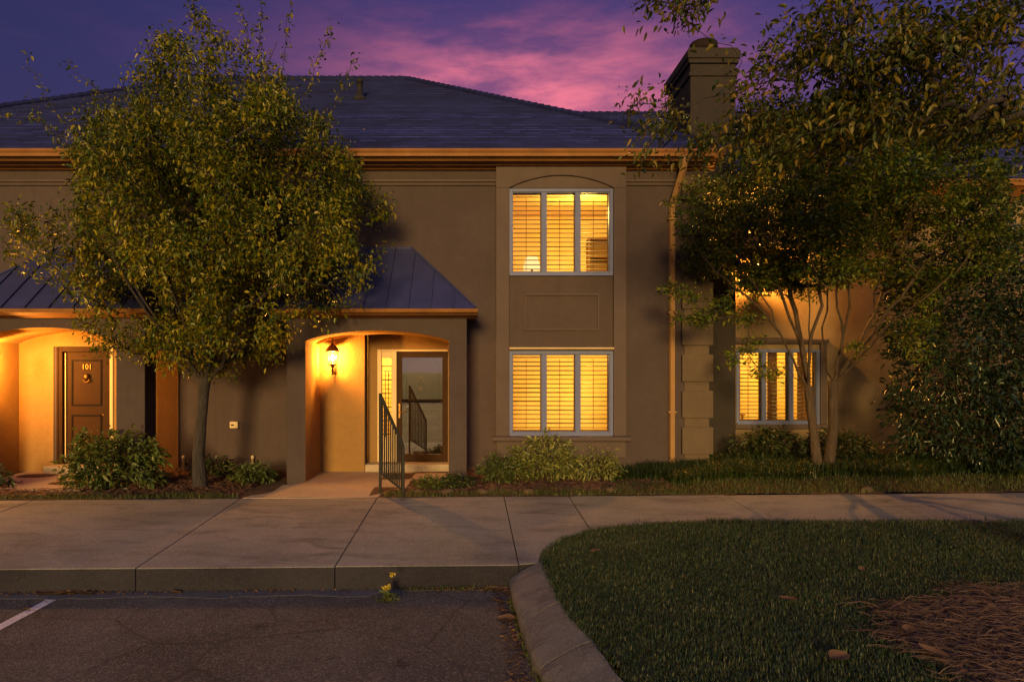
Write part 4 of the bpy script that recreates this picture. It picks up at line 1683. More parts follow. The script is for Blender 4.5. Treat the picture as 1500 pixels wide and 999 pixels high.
def crown_points(n, inside, lo, hi, rng, freq=.9, thr=-.12):
    out = []
    while len(out) < n:
        p = rng.uniform(lo, hi, (n * 3, 3))
        p = p[inside(p)]
        p = p[~blocked(p)]
        for q in p:
            if mnoise.noise(Vector(q) * freq) > thr + .10 * rng.normal():
                out.append(q)
            if len(out) >= n:
                break
    return np.array(out)


# ------------------------------------------------------------------ left tree
rng = np.random.default_rng(21)
TX, TY = X(293, 10.93), 10.93
tree = empty('shade_tree', (TX, TY, 0), 'round-crowned leafy tree with a single grey trunk in the bed between the porches', 'tree')
# crown half-widths by height, measured from the trunk axis (left, right), metres
HZ = np.array([1.75, 2.0, 2.4, 2.8, 3.3, 3.9, 4.5, 5.2, 5.7, 6.2, 6.7, 7.2, 7.6])
HL = np.array([.15, .7, 1.75, 2.05, 2.05, 2.08, 2.02, 1.95, 1.62, 1.15, .85, .5, .12])
HR = np.array([.45, .9, 1.85, 2.25, 2.65, 2.75, 2.70, 2.52, 2.28, 2.0, 1.5, .5, .1])


def in_left(p):
    z = p[:, 2]
    k_ = np.interp(z, [3.0, 5.0, 7.0], [1.04, .95, .86])
    l, r = np.interp(z, HZ, HL) * k_, np.interp(z, HZ, HR) * k_
    dxx = p[:, 0] - TX
    h = np.where(dxx < 0, l, r)
    dp = np.minimum((l + r) / 2, 2.3)
    dyy = p[:, 1] - TY
    wob = .10 * np.sin(z * 3.7 + p[:, 0] * 2.1) + .08 * np.sin(p[:, 0] * 5.3 + p[:, 1] * 3)
    return ((dxx / (h + 1e-3)) ** 2 + (dyy / (dp + 1e-3)) ** 2 < (1 + wob) ** 2) & (z > 1.78) & (z < 7.6)


sk = Skeleton()
fork = np.array([TX + .07, TY, 1.68])
r0 = sk.path([(TX, TY, -.05), (TX - .02, TY, .55), (TX + .03, TY + .02, 1.15), fork], -1, 2, 0)
root_n = len(sk.p)
lead = sk.path([(TX + .10, TY + .03, 2.6), (TX + .02, TY + .10, 3.8), (TX + .10, TY, 5.2), (TX + .0, TY, 6.9)], r0[-1], 4, .04, rng)
limbs = []
for (ex, ey, ez) in ((-1.5, -.4, 4.4), (-1.0, .5, 5.4), (-.7, -.9, 5.8), (.9, -.5, 5.9), (1.5, .4, 5.3), (2.0, -.5, 4.5), (1.1, -1.5, 4.2), (-1.0, -1.5, 4.0), (.4, 1.0, 5.0), (-1.6, .3, 3.2), (1.9, .1, 3.4), (.3, -1.9, 3.3), (1.5, -1.0, 6.6), (1.1, .1, 6.9)):
    s_ = r0[-1] if ez < 4.6 else lead[int(min(len(lead) - 1, (ez - 3.2) * 2.2))]
    a = sk.p[s_]
    e = np.array([TX + ex, TY + ey, ez])
    mid = a * .55 + e * .45 + np.array([0, 0, .18]) + (e - a) * np.array([.08, .08, -.06])
    limbs += sk.path([mid, e], s_, 4, .035, rng)
pts = crown_points(2050, in_left, (TX - 2.6, TY - 2.4, 1.75), (TX + 3.2, TY + 2.0, 7.6), rng, 1.3, .0)
pts = pts[np.argsort(np.linalg.norm(pts - fork, axis=1))]
tips = sk.attach(pts, 2, .07, .05, rng, root_n)
pos, dr = twig_leaves(sk, tips, 38, .09, rng, 3)
# long whippy shoots above the crown and to the left
whips = [((-1.45, -.2, 4.9), (-2.2, -.3, 6.0), (-2.55, -.3, 6.75)), ((-1.2, 0, 5.5), (-1.6, -.1, 6.3), (-2.05, -.1, 6.7)), ((-1.75, -.1, 5.0), (-2.35, -.2, 5.75), (-2.95, -.2, 5.85)),
         ((-1.8, .2, 4.9), (-2.3, .1, 5.5), (-2.75, .1, 6.25)), ((1.0, -.2, 6.6), (1.02, -.2, 7.3), (1.05, -.2, 7.9)), ((1.35, -.2, 6.4), (1.42, -.2, 7.1), (1.50, -.2, 7.7)), ((.75, 0, 6.7), (.72, 0, 7.3), (.60, 0, 7.75)),
         ((1.8, -.3, 6.2), (2.0, -.3, 6.8), (2.15, -.3, 7.2)), ((2.1, -.2, 5.8), (2.3, -.2, 6.4), (2.55, -.2, 6.75)), ((-1.9, -.7, 3.4), (-2.4, -.9, 3.6), (-2.85, -.9, 4.15)), ((-1.9, -.7, 3.2), (-2.3, -.9, 3.35), (-2.65, -.9, 3.75)), ((2.5, -.6, 3.3), (2.8, -.8, 3.5), (3.05, -.8, 3.72)),
         ((2.4, -.9, 2.9), (2.75, -1.0, 3.2), (2.98, -1.0, 3.5)), ((0.1, -.2, 7.0), (.0, -.2, 7.4), (-.05, -.2, 7.62))]
wt = []
for w3 in whips:
    q0 = np.array([TX, TY, 0]) + np.array(w3[0])
    P = np.array(sk.p)
    j = int(np.argmin(np.linalg.norm(P[root_n:] - q0, axis=1))) + root_n
    ids = sk.path([np.array([TX, TY, 0]) + np.array(q) for q in w3], j, 5, .02, rng)
    P = np.array(sk.p)
    for k in ids[3:]:
        m_ = 9 if k < ids[-4] else 5
        pos = np.vstack([pos, P[k] + rng.normal(0, .045, (m_, 3))])
        dd_ = rng.normal(0, 1, (m_, 3)); dd_[:, 2] += .2
        dr = np.vstack([dr, dd_])
ok = ~blocked(pos)
pos, dr = pos[ok], dr[ok]
dr[:, 2] -= .25
rad = sk.radii(.0042, 2.35, .085)
tb = MB()
trunk_mesh(tb, [(TX, TY, -.08), (TX - .005, TY, .08), (TX - .025, TY, .55), (TX + .015, TY + .02, 1.15), (fork[0], fork[1], 1.78)], [.16, .118, .094, .085, .10], 14, 3)
trk = tb.build('trunk', M['bark'], tree, True)
sk.mesh('branches', M['bark'], trk, rad, 6, root_n)
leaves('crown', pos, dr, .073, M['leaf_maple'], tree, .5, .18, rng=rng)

# ------------------------------------------------------------------ crape myrtle (right)
rng = np.random.default_rng(33)
KX, KY = X(1206, 11.8), 11.8
kz = float(zg(KX, KY))
crape = empty('crape_myrtle', (KX, KY, kz), 'vase-shaped multi-stemmed tree with two smooth tan trunks before the set-back window', 'tree')


def kp(px, py, d):
    return np.array([X(px, d), d, Z(py, d)])


sk = Skeleton()
ta = sk.path([kp(1198, 694, 11.75), kp(1190, 620, 11.76), kp(1184, 572, 11.78)], -1, 3, .006, rng)
tb_ = sk.path([kp(1214, 694, 11.85), kp(1220, 620, 11.86), kp(1220, 566, 11.86)], -1, 3, .006, rng)
root_n = len(sk.p)
L1 = []


def limb(pts, par, sub=3):
    ids = sk.path([kp(*q) for q in pts], par, sub, .018, rng)
    L1.extend(ids)
    return ids


A_, B_ = ta[-1], tb_[-1]
a1 = limb([(1163, 528, 11.6), (1132, 475, 11.3), (1092, 432, 11.0), (1050, 400, 10.8), (1020, 360, 10.7)], A_)
limb([(1120, 440, 11.4), (1085, 385, 11.4), (1060, 320, 11.4)], a1[4])
a2 = limb([(1179, 535, 11.9), (1165, 455, 12.1), (1150, 400, 12.2), (1128, 320, 12.3), (1110, 260, 12.3)], A_)
limb([(1148, 440, 11.8), (1120, 370, 11.6), (1095, 300, 11.5)], a2[3])
a3 = limb([(1186, 520, 11.5), (1196, 470, 11.3), (1204, 400, 11.1), (1208, 310, 10.9), (1200, 240, 10.8)], A_)
limb([(1185, 430, 11.0), (1170, 350, 10.7), (1160, 280, 10.5)], a3[3])
a4 = limb([(1160, 548, 12.0), (1135, 525, 12.3), (1105, 490, 12.6), (1088, 460, 12.9)], A_)
b1 = limb([(1211, 545, 12.1), (1204, 480, 12.4), (1216, 400, 12.6), (1228, 310, 12.8), (1235, 240, 12.8)], B_)
b2 = limb([(1226, 530, 11.7), (1240, 470, 11.5), (1247, 400, 11.3), (1262, 310, 11.1), (1280, 240, 11.0)], B_)
limb([(1225, 430, 11.4), (1230, 360, 11.2), (1225, 280, 11.1)], b2[4])
b3 = limb([(1242, 532, 11.8), (1272, 498, 11.7), (1302, 452, 11.5), (1345, 400, 11.3), (1390, 340, 11.2)], B_)
b4 = limb([(1236, 545, 12.1), (1258, 508, 12.3), (1292, 430, 12.5), (1312, 350, 12.7), (1330, 280, 12.7)], B_)
b5 = limb([(1258, 525, 11.6), (1300, 478, 11.2), (1350, 440, 10.9), (1400, 400, 10.7), (1430, 350, 10.6)], B_)
limb([(1280, 430, 11.0), (1310, 360, 10.7), (1340, 300, 10.6)], b5[4])


def in_crape(p):
    x, y, z = p[:, 0] - 5.95, p[:, 1] - 11.75, p[:, 2] - 4.30
    h = np.where(z < 0, 1.42, 2.3)
    h = np.where(z < 0, 1.25 + .35 * np.sin(p[:, 0] * 2.3 + 1.0) + .30 * np.sin(p[:, 0] * 5.1), h)
    wob = .08 * np.sin(p[:, 0] * 4.1 + z * 3) + .08 * np.sin(p[:, 1] * 5 + z * 4)
    e = np.abs((x - .38) / 2.68) ** 2.3 + np.abs(y / 1.85) ** 2.2 + np.abs(z / h) ** 2.3
    core = (np.abs(x + .1) < 1.35) & (z < -.95) & (np.abs(y) < 1.1)
    return (e < 1 + wob) & ~core


pts = crown_points(2700, in_crape, (3.0, 9.6, 2.6), (9.0, 13.9, 6.8), rng, .9, -.24)
# low hanging sprays at the left and in front of the set-back window
low = []
for (px, py, d, n_) in ((1035, 470, 11.0, 7), (1010, 455, 10.9, 7), (1005, 430, 10.8, 7), (990, 420, 10.7, 4), (1090, 470, 10.9, 7), (1060, 440, 10.8, 8), (1080, 520, 11.2, 5), (1125, 545, 11.3, 7), (1108, 505, 11.2, 5), (1255, 505, 11.5, 4), (995, 300, 10.9, 5), (1012, 330, 10.9, 7), (1330, 500, 11.2, 6), (1100, 395, 11.6, 16), (1125, 415, 11.9, 16), (1140, 385, 12.0, 14), (1095, 420, 12.2, 16), (1165, 420, 12.2, 14), (1105, 405, 12.8, 18), (1085, 385, 12.6, 14), (1115, 375, 13.2, 16), (1350, 470, 11.0, 9), (1360, 520, 11.2, 5)):
    for _ in range(n_):
        low.append(kp(px + rng.normal(0, 12), py + rng.normal(0, 7), d + rng.normal(0, .15)))
low = np.array(low)
pts = pts[np.argsort(np.linalg.norm(pts - np.array([KX, KY, 2.0]), axis=1))]
tips = sk.attach(np.vstack([pts, low]), 2, .06, .04, rng, root_n)
pos, dr = twig_leaves(sk, tips, 27, .08, rng, 2, .45)
ok = ~blocked(pos)
pos, dr = pos[ok], dr[ok]
rad = sk.radii(.0036, 2.5, .052)
tb = MB()
for (q, rr, s_) in (([kp(1197, 697, 11.75), kp(1197, 680, 11.75), kp(1190, 620, 11.76), kp(1184, 566, 11.78)], [.098, .085, .068, .074], 1), ([kp(1214, 697, 11.85), kp(1214, 680, 11.85), kp(1221, 620, 11.86), kp(1220, 558, 11.86)], [.115, .096, .082, .086], 7)):
    trunk_mesh(tb, q, rr, 12, s_)
trk = tb.build('trunk', M['bark_smooth'], crape, True)
sk.mesh('branches', M['bark_smooth'], trk, rad, 6, root_n)
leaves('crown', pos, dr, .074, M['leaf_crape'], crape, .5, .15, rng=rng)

# ------------------------------------------------------------------ near tree outside the frame, its boughs hang into the top right
rng = np.random.default_rng(45)
OX, OY = 6.0, 5.3
over = empty('shade_tree', (OX, OY, -.05), 'tall broad-crowned tree whose drooping boughs hang into the upper right corner', 'tree')
sk = Skeleton()
tr0 = sk.path([(OX, OY, -.15), (OX - .05, OY, 1.2), (OX + .05, OY + .1, 2.6), (OX, OY + .1, 3.6)], -1, 3, .01, rng)
root_n = len(sk.p)
for q in ([(5.6, 5.9, 4.7), (4.9, 6.6, 5.0), (4.0, 7.2, 5.05), (3.0, 7.5, 4.95), (2.2, 7.6, 4.75)],
          [(5.2, 6.2, 5.4), (4.2, 6.8, 6.0), (3.2, 7.0, 6.1), (2.3, 7.1, 5.75)],
          [(6.0, 6.2, 5.0), (5.6, 7.2, 5.4), (5.0, 8.2, 5.4)], [(6.4, 6.3, 5.0), (6.9, 7.4, 5.5), (7.4, 8.4, 5.6)],
          [(6.1, 5.3, 5.2), (6.0, 5.4, 6.6), (5.8, 5.6, 8.2)], [(7.0, 5.5, 5.0), (8.2, 5.8, 6.0)], [(5.2, 5.2, 5.3), (4.2, 5.3, 6.6)], [(6.5, 4.6, 5.2), (7.0, 3.8, 6.6)]):
    sk.path(q, tr0[-1], 4, .04, rng)


def in_over(p):
    x, y, z = p[:, 0], p[:, 1], p[:, 2]
    e = ((x - 5.7) / 3.4) ** 2 + ((y - 6.4) / 2.5) ** 2 + ((z - 6.0) / 2.6) ** 2
    wob = .3 * np.sin(x * 2.4 + 2) + .22 * np.sin(x * 5.9 + y) + .2 * np.sin(y * 3)
    lowb = (z > 1.9 + .325 * y + .10 * wob) & (x > .44 * y + .10 * wob)
    return (e < 1 + .2 * wob) & lowb & (z < 8.3)


pts = crown_points(330, in_over, (2.0, 3.8, 3.6), (9.2, 9.2, 8.4), rng, .75, -.12)
p2 = []
for (px, py, d, n_) in ((965, 175, 7.6, 5), (940, 155, 7.6, 4), (945, 215, 7.5, 5), (975, 185, 7.5, 5), (1010, 215, 7.4, 5), (1045, 205, 7.3, 5), (1085, 185, 7.3, 6), (1095, 150, 7.1, 7), (1110, 200, 7.2, 12), (1130, 160, 7.0, 14), (1150, 215, 7.0, 12), (1180, 190, 6.9, 15), (1230, 170, 6.8, 24), (1260, 200, 6.9, 18), (1300, 150, 6.8, 26), (1350, 170, 6.9, 24), (1400, 185, 7.0, 20), (1450, 175, 7.0, 20), (1270, 130, 6.8, 18), (1370, 110, 6.7, 20), (1490, 190, 7.2, 14), (1340, 50, 6.5, 16), (1400, 60, 6.5, 14), (1450, 20, 6.4, 10), (1130, 100, 7.0, 10), (1180, 80, 6.8, 20), (1240, 90, 6.6, 26), (1310, 80, 6.6, 26), (1240, 30, 6.4, 14), (1320, 30, 6.4, 14), (1190, 35, 6.6, 7), (1400, 150, 6.9, 10),
                       (955, 5, 7.1, 4), (985, 8, 7.1, 6), (1005, 15, 7.1, 5), (1025, 5, 7.0, 4), (1420, 60, 6.5, 6), (1440, 110, 6.6, 8), (1480, 140, 6.6, 9), (1400, 20, 6.4, 8), (1480, 25, 6.2, 9)):
    for _ in range(n_):
        p2.append(kp(px + rng.normal(0, 16), py + rng.normal(0, 13), d + rng.normal(0, .35)))
p2 = np.array(p2)
allp = np.vstack([pts, p2])
allp = allp[np.argsort(np.linalg.norm(allp - np.array([OX, OY, 3.6]), axis=1))]
tips = sk.attach(allp, 2, .06, .06, rng, root_n - 1)
pos, dr = twig_leaves(sk, tips, 25, .10, rng, 2)
dr[:, 2] -= .35
rad = sk.radii(.0036, 2.35, .10)
tb = MB()
trunk_mesh(tb, [(OX, OY, -.2), (OX, OY, .1), (OX - .05, OY, 1.2), (OX + .05, OY + .1, 2.6), (OX, OY + .1, 3.8)], [.27, .21, .18, .165, .17], 14, 5)
trk = tb.build('trunk', M['bark'], over, True)
sk.mesh('branches', M['bark'], trk, rad, 6, root_n)
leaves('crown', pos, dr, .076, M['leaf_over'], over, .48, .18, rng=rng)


# ------------------------------------------------------------------ shrubs
def shrub(name, label, c, rx, ry, h, n, per, leaf_len, mat, seed, width=.42, spread=.05, droop=.2, z_low=.08, group=None, freq=2.5, stems=7, cat='shrub'):
    rng = np.random.default_rng(seed)
    x, y, z = c
    t_ = empty(name, c, label, cat, group)
    sk = Skeleton()
    base = []
    for k in range(stems):
        a = rng.uniform(0, 2 * PI)
        s = sk.path([(x + .08 * rx * math.cos(a), y + .08 * ry * math.sin(a), z - .03), (x + .45 * rx * math.cos(a), y + .45 * ry * math.sin(a), z + h * rng.uniform(.35, .6))], -1, 3, .01, rng)
        base += s
    pts = []
    while len(pts) < n:
        q = rng.uniform((-1, -1, 0), (1, 1, 1), (n, 3))
        e = q[:, 0] ** 2 + q[:, 1] ** 2 + np.maximum(0, q[:, 2] - .35) ** 2 / .42
        lump = np.array([mnoise.noise(Vector((p[0] * 2 + seed, p[1] * 2, p[2] * 2.2)) * freq * .5) for p in q])
        q = q[(e < 1.0 + .55 * lump) & (q[:, 2] > z_low)]
        w_ = q * np.array([rx, ry, h]) + np.array([x, y, z])
        w_ = w_[~blocked(w_)]
        pts += list(w_)
    pts = np.array(pts[:n])
    pts = pts[np.argsort(np.linalg.norm(pts - np.array(c), axis=1))]
    tips = sk.attach(pts, 1, .05, .08, rng, 0)
    pos, dr = twig_leaves(sk, tips, per, spread, rng, 1)
    dr = dr + (pos - np.array([x, y, z + h * .35])) * np.array([.8 / rx, .8 / ry, .9 / h])
    ok = ~blocked(pos) & (pos[:, 2] > z + .01)
    sk.mesh('stems', M['stem'], t_, sk.radii(.003, 2.3, .02), 4, 0)
    leaves('foliage', pos[ok], dr[ok], leaf_len, mat, t_, width, droop, rng=rng)
    return t_


def bz(x, y):
    return float(zg(x, y))


def gp_(px, py):
    """world point on the planting ground under a photograph pixel"""
    d = 11.0
    for _ in range(20):
        d = (CZ - bz(X(px, d), d)) * F / (py - HY)
    return X(px, d), d


def at(px, d):
    x = X(px, d)
    return (x, d, bz(x, d))


shrub('broadleaf_shrub', 'leafy green shrub covering the foot of the panelled door at the left', at(165, 10.95), .80, .45, .88, 190, 13, .115, M['leaf_shrub'], 5, .40, .05)
shrub('broadleaf_shrub', 'small low shrub at the foot of the single-trunk tree, against the wall', at(312, 12.0), .42, .28, .30, 60, 9, .08, M['leaf_hedge'], 8, .45, .04)
shrub('broadleaf_shrub', 'small low shrub left of the lantern porch pier', at(372, 11.35), .40, .25, .30, 75, 10, .085, M['leaf_shrub'], 9, .45, .04)
shrub('broadleaf_shrub', 'dark leafy shrub at the left edge of the bed beside the walk', at(-25, 10.9), .45, .3, .36, 70, 9, .085, M['leaf_hedge'], 10, .45, .04)
shrub('nandina_bush', 'pale yellow-green bush, tallest of those under the stacked window bay', at(795, 11.6), .66, .38, .76, 130, 11, .095, M['leaf_light'], 11, .36, .05)
shrub('nandina_bush', 'pale yellow-green bush under the right half of the stacked window bay', at(868, 11.65), .52, .36, .46, 90, 10, .085, M['leaf_light'], 12, .34, .05)
shrub('nandina_bush', 'low green bush by the red mulch, just right of the entrance pier', at(737, 11.4), .46, .34, .40, 85, 10, .085, M['leaf_shrub'], 13, .32, .05)
shrub('low_plant', 'low green plant beside the iron railing at the edge of the front walk', at(640, 10.72), .38, .18, .16, 60, 8, .08, M['leaf_shrub'], 14, .28, .03, cat='plant')
shrub('low_plant', 'low green plant in front of the entrance pier', at(668, 10.85), .28, .18, .18, 45, 8, .085, M['leaf_hedge'], 15, .28, .03, cat='plant')
shrub('clipped_hedge', 'rounded dark hedge below the left half of the set-back window', at(1128, 12.9), .78, .45, .62, 190, 12, .085, M['leaf_hedge'], 16, .45, .04, .15)
shrub('clipped_hedge', 'rounded dark hedge behind the two tan trunks', at(1225, 12.75), .66, .45, .60, 170, 12, .085, M['leaf_hedge'], 17, .45, .04, .15)
shrub('tall_evergreen', 'tall dense evergreen shrub with glossy dark leaves at the right edge', at(1432, 12.0), 1.45, .95, 4.9, 900, 15, .112, M['leaf_dark'], 18, .46, .09, .25, .03, stems=9)
shrub('tall_evergreen', 'tall evergreen shrub half hidden behind the one at the right edge', at(1545, 12.5), 1.25, .9, 5.2, 520, 14, .112, M['leaf_dark'], 19, .46, .09, .25, .03, stems=9)

# ------------------------------------------------------------------ lawn, verge, ground cover, straw
rng = np.random.default_rng(77)


def scatter(n, x0, x1, y0, y1):
    return rng.uniform(x0, x1, n), rng.uniform(y0, y1, n)


def clump(x, y, f):
    return np.sin(x * f + 1.3 * np.sin(y * f * .7)) * np.sin(y * f * 1.1 + 1.7 * np.sin(x * f * .6))


x, y = scatter(420000, .7, 9.5, 2.6, 8.9)
keep = in_island(x, y, -.035) & (x < .62 * y + 1.4 + .6)
st = straw_f(x, y)
keep &= (st > 1.0) | (rng.uniform(0, 1, len(x)) < np.clip((st - .72) / .28, 0, 1) * .45)
keep &= rng.uniform(0, 1, len(x)) < np.clip(1.15 - .10 * (y - 4), .4, 1)
keep &= rng.uniform(0, 1, len(x)) < .80 + .25 * clump(x, y, 3.1)
x, y = x[keep], y[keep]
pos = np.stack([x, y, zl(x, y) - .012], 1)
lg = .048 * (1 + .28 * clump(x, y, 1.9))
tag(blades('lawn_grass', pos, M['grass'], lg, .0032, .75), kind='stuff')
print('lawn blades', len(pos))

x, y = scatter(90000, -16, 12, 9.5, 11.6)
dist = y - yb(x)
wid = np.where(x < -3, .26 + .07 * np.sin(x * 4) + .04 * np.sin(x * 11), np.where(x < .3, .30, np.where(x < 2.3, .40 + .1 * np.sin(x * 6), .85)))
keep = (dist > .0) & (dist < wid) & ~((x > -3.42) & (x < -1.30) & (y < 11.4)) & ~((x > -1.40) & (x < -.1) & (dist > .50))
keep &= ~((x > -7.4) & (x < -5.9) & (y > 10.68))
x, y = x[keep], y[keep]
pos = np.stack([x, y, zg(x, y) - .01], 1)
tag(blades('verge_grass', pos, M['grass_lush'], .075, .0042, .65), kind='stuff')
x, y = scatter(9000, .6, 16, 6, 11)
fe = np.where(x > 3.0, yfv(x), 8.77)
keep = (np.abs(y - fe) < .05) & (x > 2)
x, y = x[keep], y[keep]
pos = np.stack([x, y, zl(x, y) - .01], 1)
tag(blades('edge_grass', pos, M['grass'], .09, .0035, .8), kind='stuff')

# arching ground cover in front of the downspout and under the right-hand trees
x, y = scatter(52000, 2.3, 11.5, 10.9, 13.2)
keep = (y > yb(x) + .80 + .12 * np.sin(x * 3.3)) & ~((x < 4.4) & (y > 12.5)) & ~((x < 3.0) & (y > 12.2))
keep &= ~((x < 3.2) & (y < 11.45))
x, y = x[keep], y[keep]
pos = np.stack([x, y, zg(x, y) - .01], 1)
tag(blades('ground_cover', pos, M['lily'], .21, .0075, 1.1), kind='stuff')


def needles(name, n, area, zf, mat, length, thick, bend=.25):
    x, y = area(n)
    n = len(x)
    a = rng.normal(0, .75, n) + rng.choice([0, .5, 2.2], n)
    L = length * rng.uniform(.5, 1.2, n)
    tilt = rng.normal(0, .16, n)
    d = np.stack([np.cos(a) * np.cos(tilt), np.sin(a) * np.cos(tilt), np.sin(tilt)], 1)
    s = np.stack([-np.sin(a), np.cos(a), np.zeros(n)], 1)
    c = np.stack([x, y, zf(x, y) + rng.uniform(.004, .035, n)], 1)
    bow = s * (rng.normal(0, bend, n) * L)[:, None] * .25 + np.array([[0, 0, 1]]) * (rng.uniform(0, .08, n) * L)[:, None]
    e0, e1 = c - d * L[:, None] / 2, c + d * L[:, None] / 2
    m_ = c + bow
    t_ = s * thick
    u_ = np.array([[0, 0, thick]])
    v = np.stack([e0 - t_, e0 + t_, m_ - t_, m_ + t_, e1 - t_, e1 + t_, e0 + u_, m_ + u_ * 1.6, e1 + u_], 1).reshape(-1, 3)
    o = np.arange(n)[:, None] * 9
    f = np.concatenate([o + [0, 6, 7, 2], o + [6, 1, 3, 7], o + [2, 7, 8, 4], o + [7, 3, 5, 8]], 1).reshape(-1, 4)
    return tag(fastmesh(name, v, f, mat), kind='stuff')


def straw_area(n):
    x, y = rng.uniform(2.8, 7.6, n), rng.uniform(3.2, 6.6, n)
    k = straw_f(x, y) + rng.normal(0, .07, n) < 1.0
    return x[k], y[k]


needles('pine_straw', 16000, straw_area, lambda x, y: zl(x, y) + .012 * np.clip(1.2 - straw_f(x, y), 0, 1), M['straw'], .17, .0022)


def mulch_area(n):
    x, y = rng.uniform(-8.4, 3.2, n), rng.uniform(10.0, 12.58, n)
    k = (y > yb(x) + .2) & ~((x > -3.45) & (x < -.3) & (y > 10.2) & ~((x > -1.25) & (y < 10.5 + (x + 1.3) * .9))) & ~((x > -7.35) & (x < -5.4) & (y > 10.7)) & ~((x > -8.4) & (x < -5.4) & (y > 11.3))
    return x[k], y[k]


needles('mulch_chips', 16000, mulch_area, lambda x, y: zg(x, y) - .008, M['chips'], .075, .0065, .1)

# ------------------------------------------------------------------ edging stones
for k, (px, py, s_, lab) in enumerate(((655, 722, .10, 'rounded tan edging stone half sunk in the grass below the entrance pier'), (707, 722, .085, 'flat tan edging stone in the grass just right of the entrance pier'), (894, 720, .08, 'small tan stone in the verge below the right end of the bay sill'), (1270, 719, .075, 'small tan stone on the verge below the two tan trunks'), (612, 722, .06, 'small reddish stone at the foot of the iron railing'), (774, 722, .08, 'flat brown stone in the verge below the tallest pale bush'))):
    x_, y_ = gp_(px, py)
    y_ = max(y_, yb(x_) + .05)
    sb = MB()
    prof = [(s_ * .9, -.02), (s_, .012), (s_ * .85, .04), (s_ * .5, .058), (s_ * .05, .062)]
    sb.lathe((0, 0, 0), prof, 14)
    sb.v = [(v[0] * 1.25 * (1 + .25 * mnoise.noise(Vector((v[0] * 14, v[1] * 14, k * 3.3)))), v[1] * .75, v[2] * (1 + .4 * mnoise.noise(Vector((v[0] * 9, v[1] * 9, k)))))
            for v in sb.v]
    o = sb.build('edging_stone', M['stone'], None, True)
    o.location = (x_, y_, bz(x_, y_))
    o.rotation_euler = (0, 0, random.uniform(-.5, .5))
    tag(o, lab, 'stone', 'edging stones')

# ------------------------------------------------------------------ dry fallen leaves


def dry_leaf_mesh(seed, L=.12, W_=.045, curl=.35):
    r = np.random.default_rng(seed)
    n, m_ = 9, 3
    vs = []
    bend = r.uniform(-.6, .6)
    for i in range(n):
        u = i / (n - 1)
        w_ = W_ * math.sin(PI * (.04 + .92 * u)) ** .8
        for j in (-1, -.5, 0, .5, 1):
            vs.append((L * (u - .5), w_ * j + bend * L * .3 * (u - .5) ** 2, curl * w_ * abs(j) ** 1.5 + .9 * curl * L * (u - .5) ** 2 + r.normal(0, .0015)))
    fs = [(i * 5 + j, i * 5 + j + 1, (i + 1) * 5 + j + 1, (i + 1) * 5 + j) for i in range(n - 1) for j in range(4)]
    mn = min(v[2] for v in vs)
    vs = [(a, b_, c_ - mn) for a, b_, c_ in vs]
    me = bpy.data.meshes.new('dry_leaf')
    me.from_pydata(vs, [], fs)
    me.polygons.foreach_set('use_smooth', [True] * len(fs))
    me.materials.append(M['dry'])
    return me


dls = [dry_leaf_mesh(s, L, w_, c_) for s, L, w_, c_ in ((1, .15, .034, .45), (2, .12, .040, .35), (3, .17, .028, .5), (4, .10, .036, .4))]


def surf(px, py, kind):
    d = 7.0
    for _ in range(25):
        x_ = X(px, d)
        z_ = {'a': za, 's': zs, 'l': lambda a, b_: float(zl(a, b_)), 'k': lambda a, b_: -.12}[kind](x_, d)
        d = (CZ - z_) * F / (py - HY)
    x_ = X(px, d)
    return x_, d, {'a': za, 's': zs, 'l': lambda a, b_: float(zl(a, b_)) + .035, 'k': lambda a, b_: -.11}[kind](x_, d)


spots = []
heap = 'curled brown leaf in the drift against the kerb near the painted line'
for px, py in ((70, 864), (78, 866), (85, 862), (92, 867), (98, 863), (105, 866), (112, 868), (120, 864), (128, 866), (134, 868), (88, 870), (110, 862)):
    spots.append((px, py, 'a', heap, 1.0))
heap2 = 'curled brown leaf in the small heap where the kerb meets the island'
for px, py in ((715, 858), (724, 862), (731, 866), (738, 862), (744, 868), (728, 856), (720, 852), (734, 852)):
    spots.append((px, py, 'a', heap2, .95))
spots += [(262, 866, 'a', 'lone brown leaf in the gutter between the leaf drift and the weed', 1.0), (742, 908, 'a', 'largest curled tan leaf on the asphalt beside the island kerb', 1.5), (728, 880, 'a', 'narrow brown leaf on the asphalt just below the small heap', 1.0),
          (872, 813, 'l', 'pale leaf lying on the lawn near the island tip', 1.25), (1155, 885, 'l', 'orange-brown leaf in the middle of the lawn', 1.0), (1228, 972, 'l', 'large pale dry leaf on the lawn near the bottom edge', 1.5),
          (1313, 898, 'l', 'brown leaf at the upper left rim of the pine straw', 1.0), (1330, 930, 'l', 'tan leaf at the lower left rim of the pine straw', 1.1), (1367, 965, 'l', 'broad tan leaf among the pine straw near the bottom edge', 1.3), (1262, 840, 'l', 'small pale leaf standing in the lawn above the pine straw', .8),
          (590, 733, 's', 'small red-brown leaf on the sidewalk in front of the railing', .6), (430, 864, 'a', 'small brown leaf in the gutter left of the flowering weed', .7), (640, 862, 'a', 'flat brown leaf at the kerb foot right of the flowering weed', .9), (38, 893, 'a', 'brown leaf on the asphalt beside the painted line', .9), (764, 945, 'a', 'small brown leaf in the weedy joint of the island kerb', .8)]
for k, (px, py, kd, lab, s_) in enumerate(spots):
    x_, y_, z_ = surf(px, py, kd)
    if kd == 'a':
        y_ = min(y_, yk(x_) - .05)
    o = bpy.data.objects.new('dry_leaf', dls[k % 4])
    COL.objects.link(o)
    o.location = (x_, y_, z_ + .006)
    o.scale = (s_, s_, s_)
    o.rotation_euler = (random.uniform(-.2, .2), random.uniform(-.2, .2), random.uniform(-1.2, 1.2))
    tag(o, lab, 'leaf', 'fallen dry leaves')

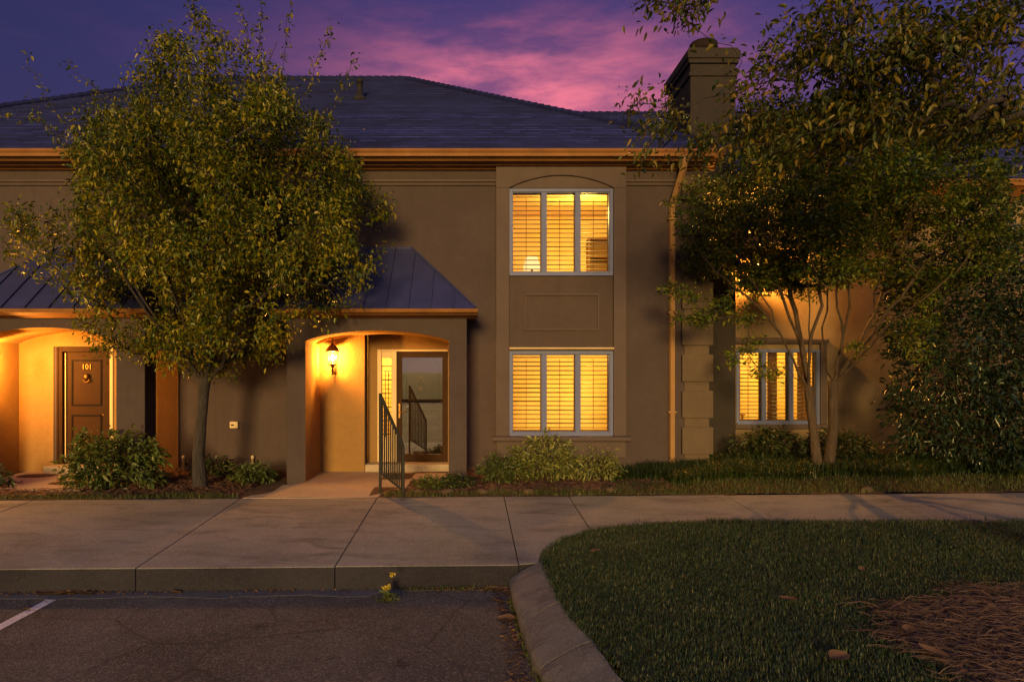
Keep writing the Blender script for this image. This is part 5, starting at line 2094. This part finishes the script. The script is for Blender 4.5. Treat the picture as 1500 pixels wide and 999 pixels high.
# litter along the kerb foot: soil crumbs and leaf scraps
lx = rng.uniform(-9, .35, 2600)
ly = yk(lx) - np.abs(rng.normal(.02, .05, len(lx))) - .01
k_ = rng.uniform(0, 1, len(lx)) < np.clip(.15 + .5 * np.exp(-((lx + 4.1) / .5) ** 2) + .6 * np.exp(-((lx - .1) / .5) ** 2) + .12 * np.sin(lx * 5), 0, 1)
lx2 = rng.uniform(.30, .46, 500); ly2 = rng.uniform(4.6, 7.0, 500)
lx, ly = np.concatenate([lx[k_], lx2 - .04 + .0 * ly2]), np.concatenate([ly[k_], ly2])
pp = np.stack([lx, ly, za(lx, ly) + .008], 1)
dd = rng.normal(0, 1, (len(pp), 3)); dd[:, 2] *= .15
tag(leaves('kerb_litter', pp, dd, .035, M['dry'], None, .35, .0, rng=rng), kind='stuff')

# ------------------------------------------------------------------ weeds in the kerb joints
wx, wy, wz = surf(569, 880, 'a')
wy = min(wy, yk(wx) - .10)
wd = empty('flowering_weed', (wx, wy, wz), 'yellow-flowered weed growing from the gutter crack in front of the kerb', 'weed')
rng = np.random.default_rng(5)
sb = MB()
heads = []
for (ox, oy, hh) in ((.0, 0, .13), (-.035, -.01, .12), (-.02, .01, .10), (.035, .0, .25), (.05, -.01, .07), (-.06, 0, .06)):
    tipv = (wx + ox, wy + oy, wz + hh)
    sb.tube([(wx, wy, wz - .01), (wx + ox * .5, wy + oy * .4, wz + hh * .55), tipv], [.004, .003, .002], 5)
    heads.append(tipv)
sb.build('stems', M['stem'], wd)
pos = np.array([wx, wy, wz + .03]) + rng.normal(0, 1, (90, 3)) * np.array([.05, .035, .025])
pos[:, 2] = np.maximum(pos[:, 2], wz + .005)
leaves('foliage', pos, rng.normal(0, 1, (90, 3)) + [0, 0, .4], .05, M['leaf_shrub'], wd, .4, .1, rng=rng)
for hd in heads[:4]:
    pos = np.array(hd) + rng.normal(0, 1, (26, 3)) * .012
    leaves('flower', pos, rng.normal(0, 1, (26, 3)) + [0, 0, .6], .026, M['yellow'], wd, .6, .0, rng=rng)
x = np.concatenate([rng.normal(.02, .25, 140) - .3, rng.uniform(.36, .46, 260)])
y = np.concatenate([yk(x[:140]) - .03 + rng.normal(0, .012, 140), rng.uniform(4.5, 6.6, 260)])
x[140:] = np.interp(y[140:], [p[1] for p in reversed(lo)], [p[0] for p in reversed(lo)]) - .01 + rng.normal(0, .015, 260)
pos = np.stack([x, y, za(x, y)], 1)
tag(blades('joint_weeds', pos, M['grass_lush'], .06, .004, .9), kind='stuff')
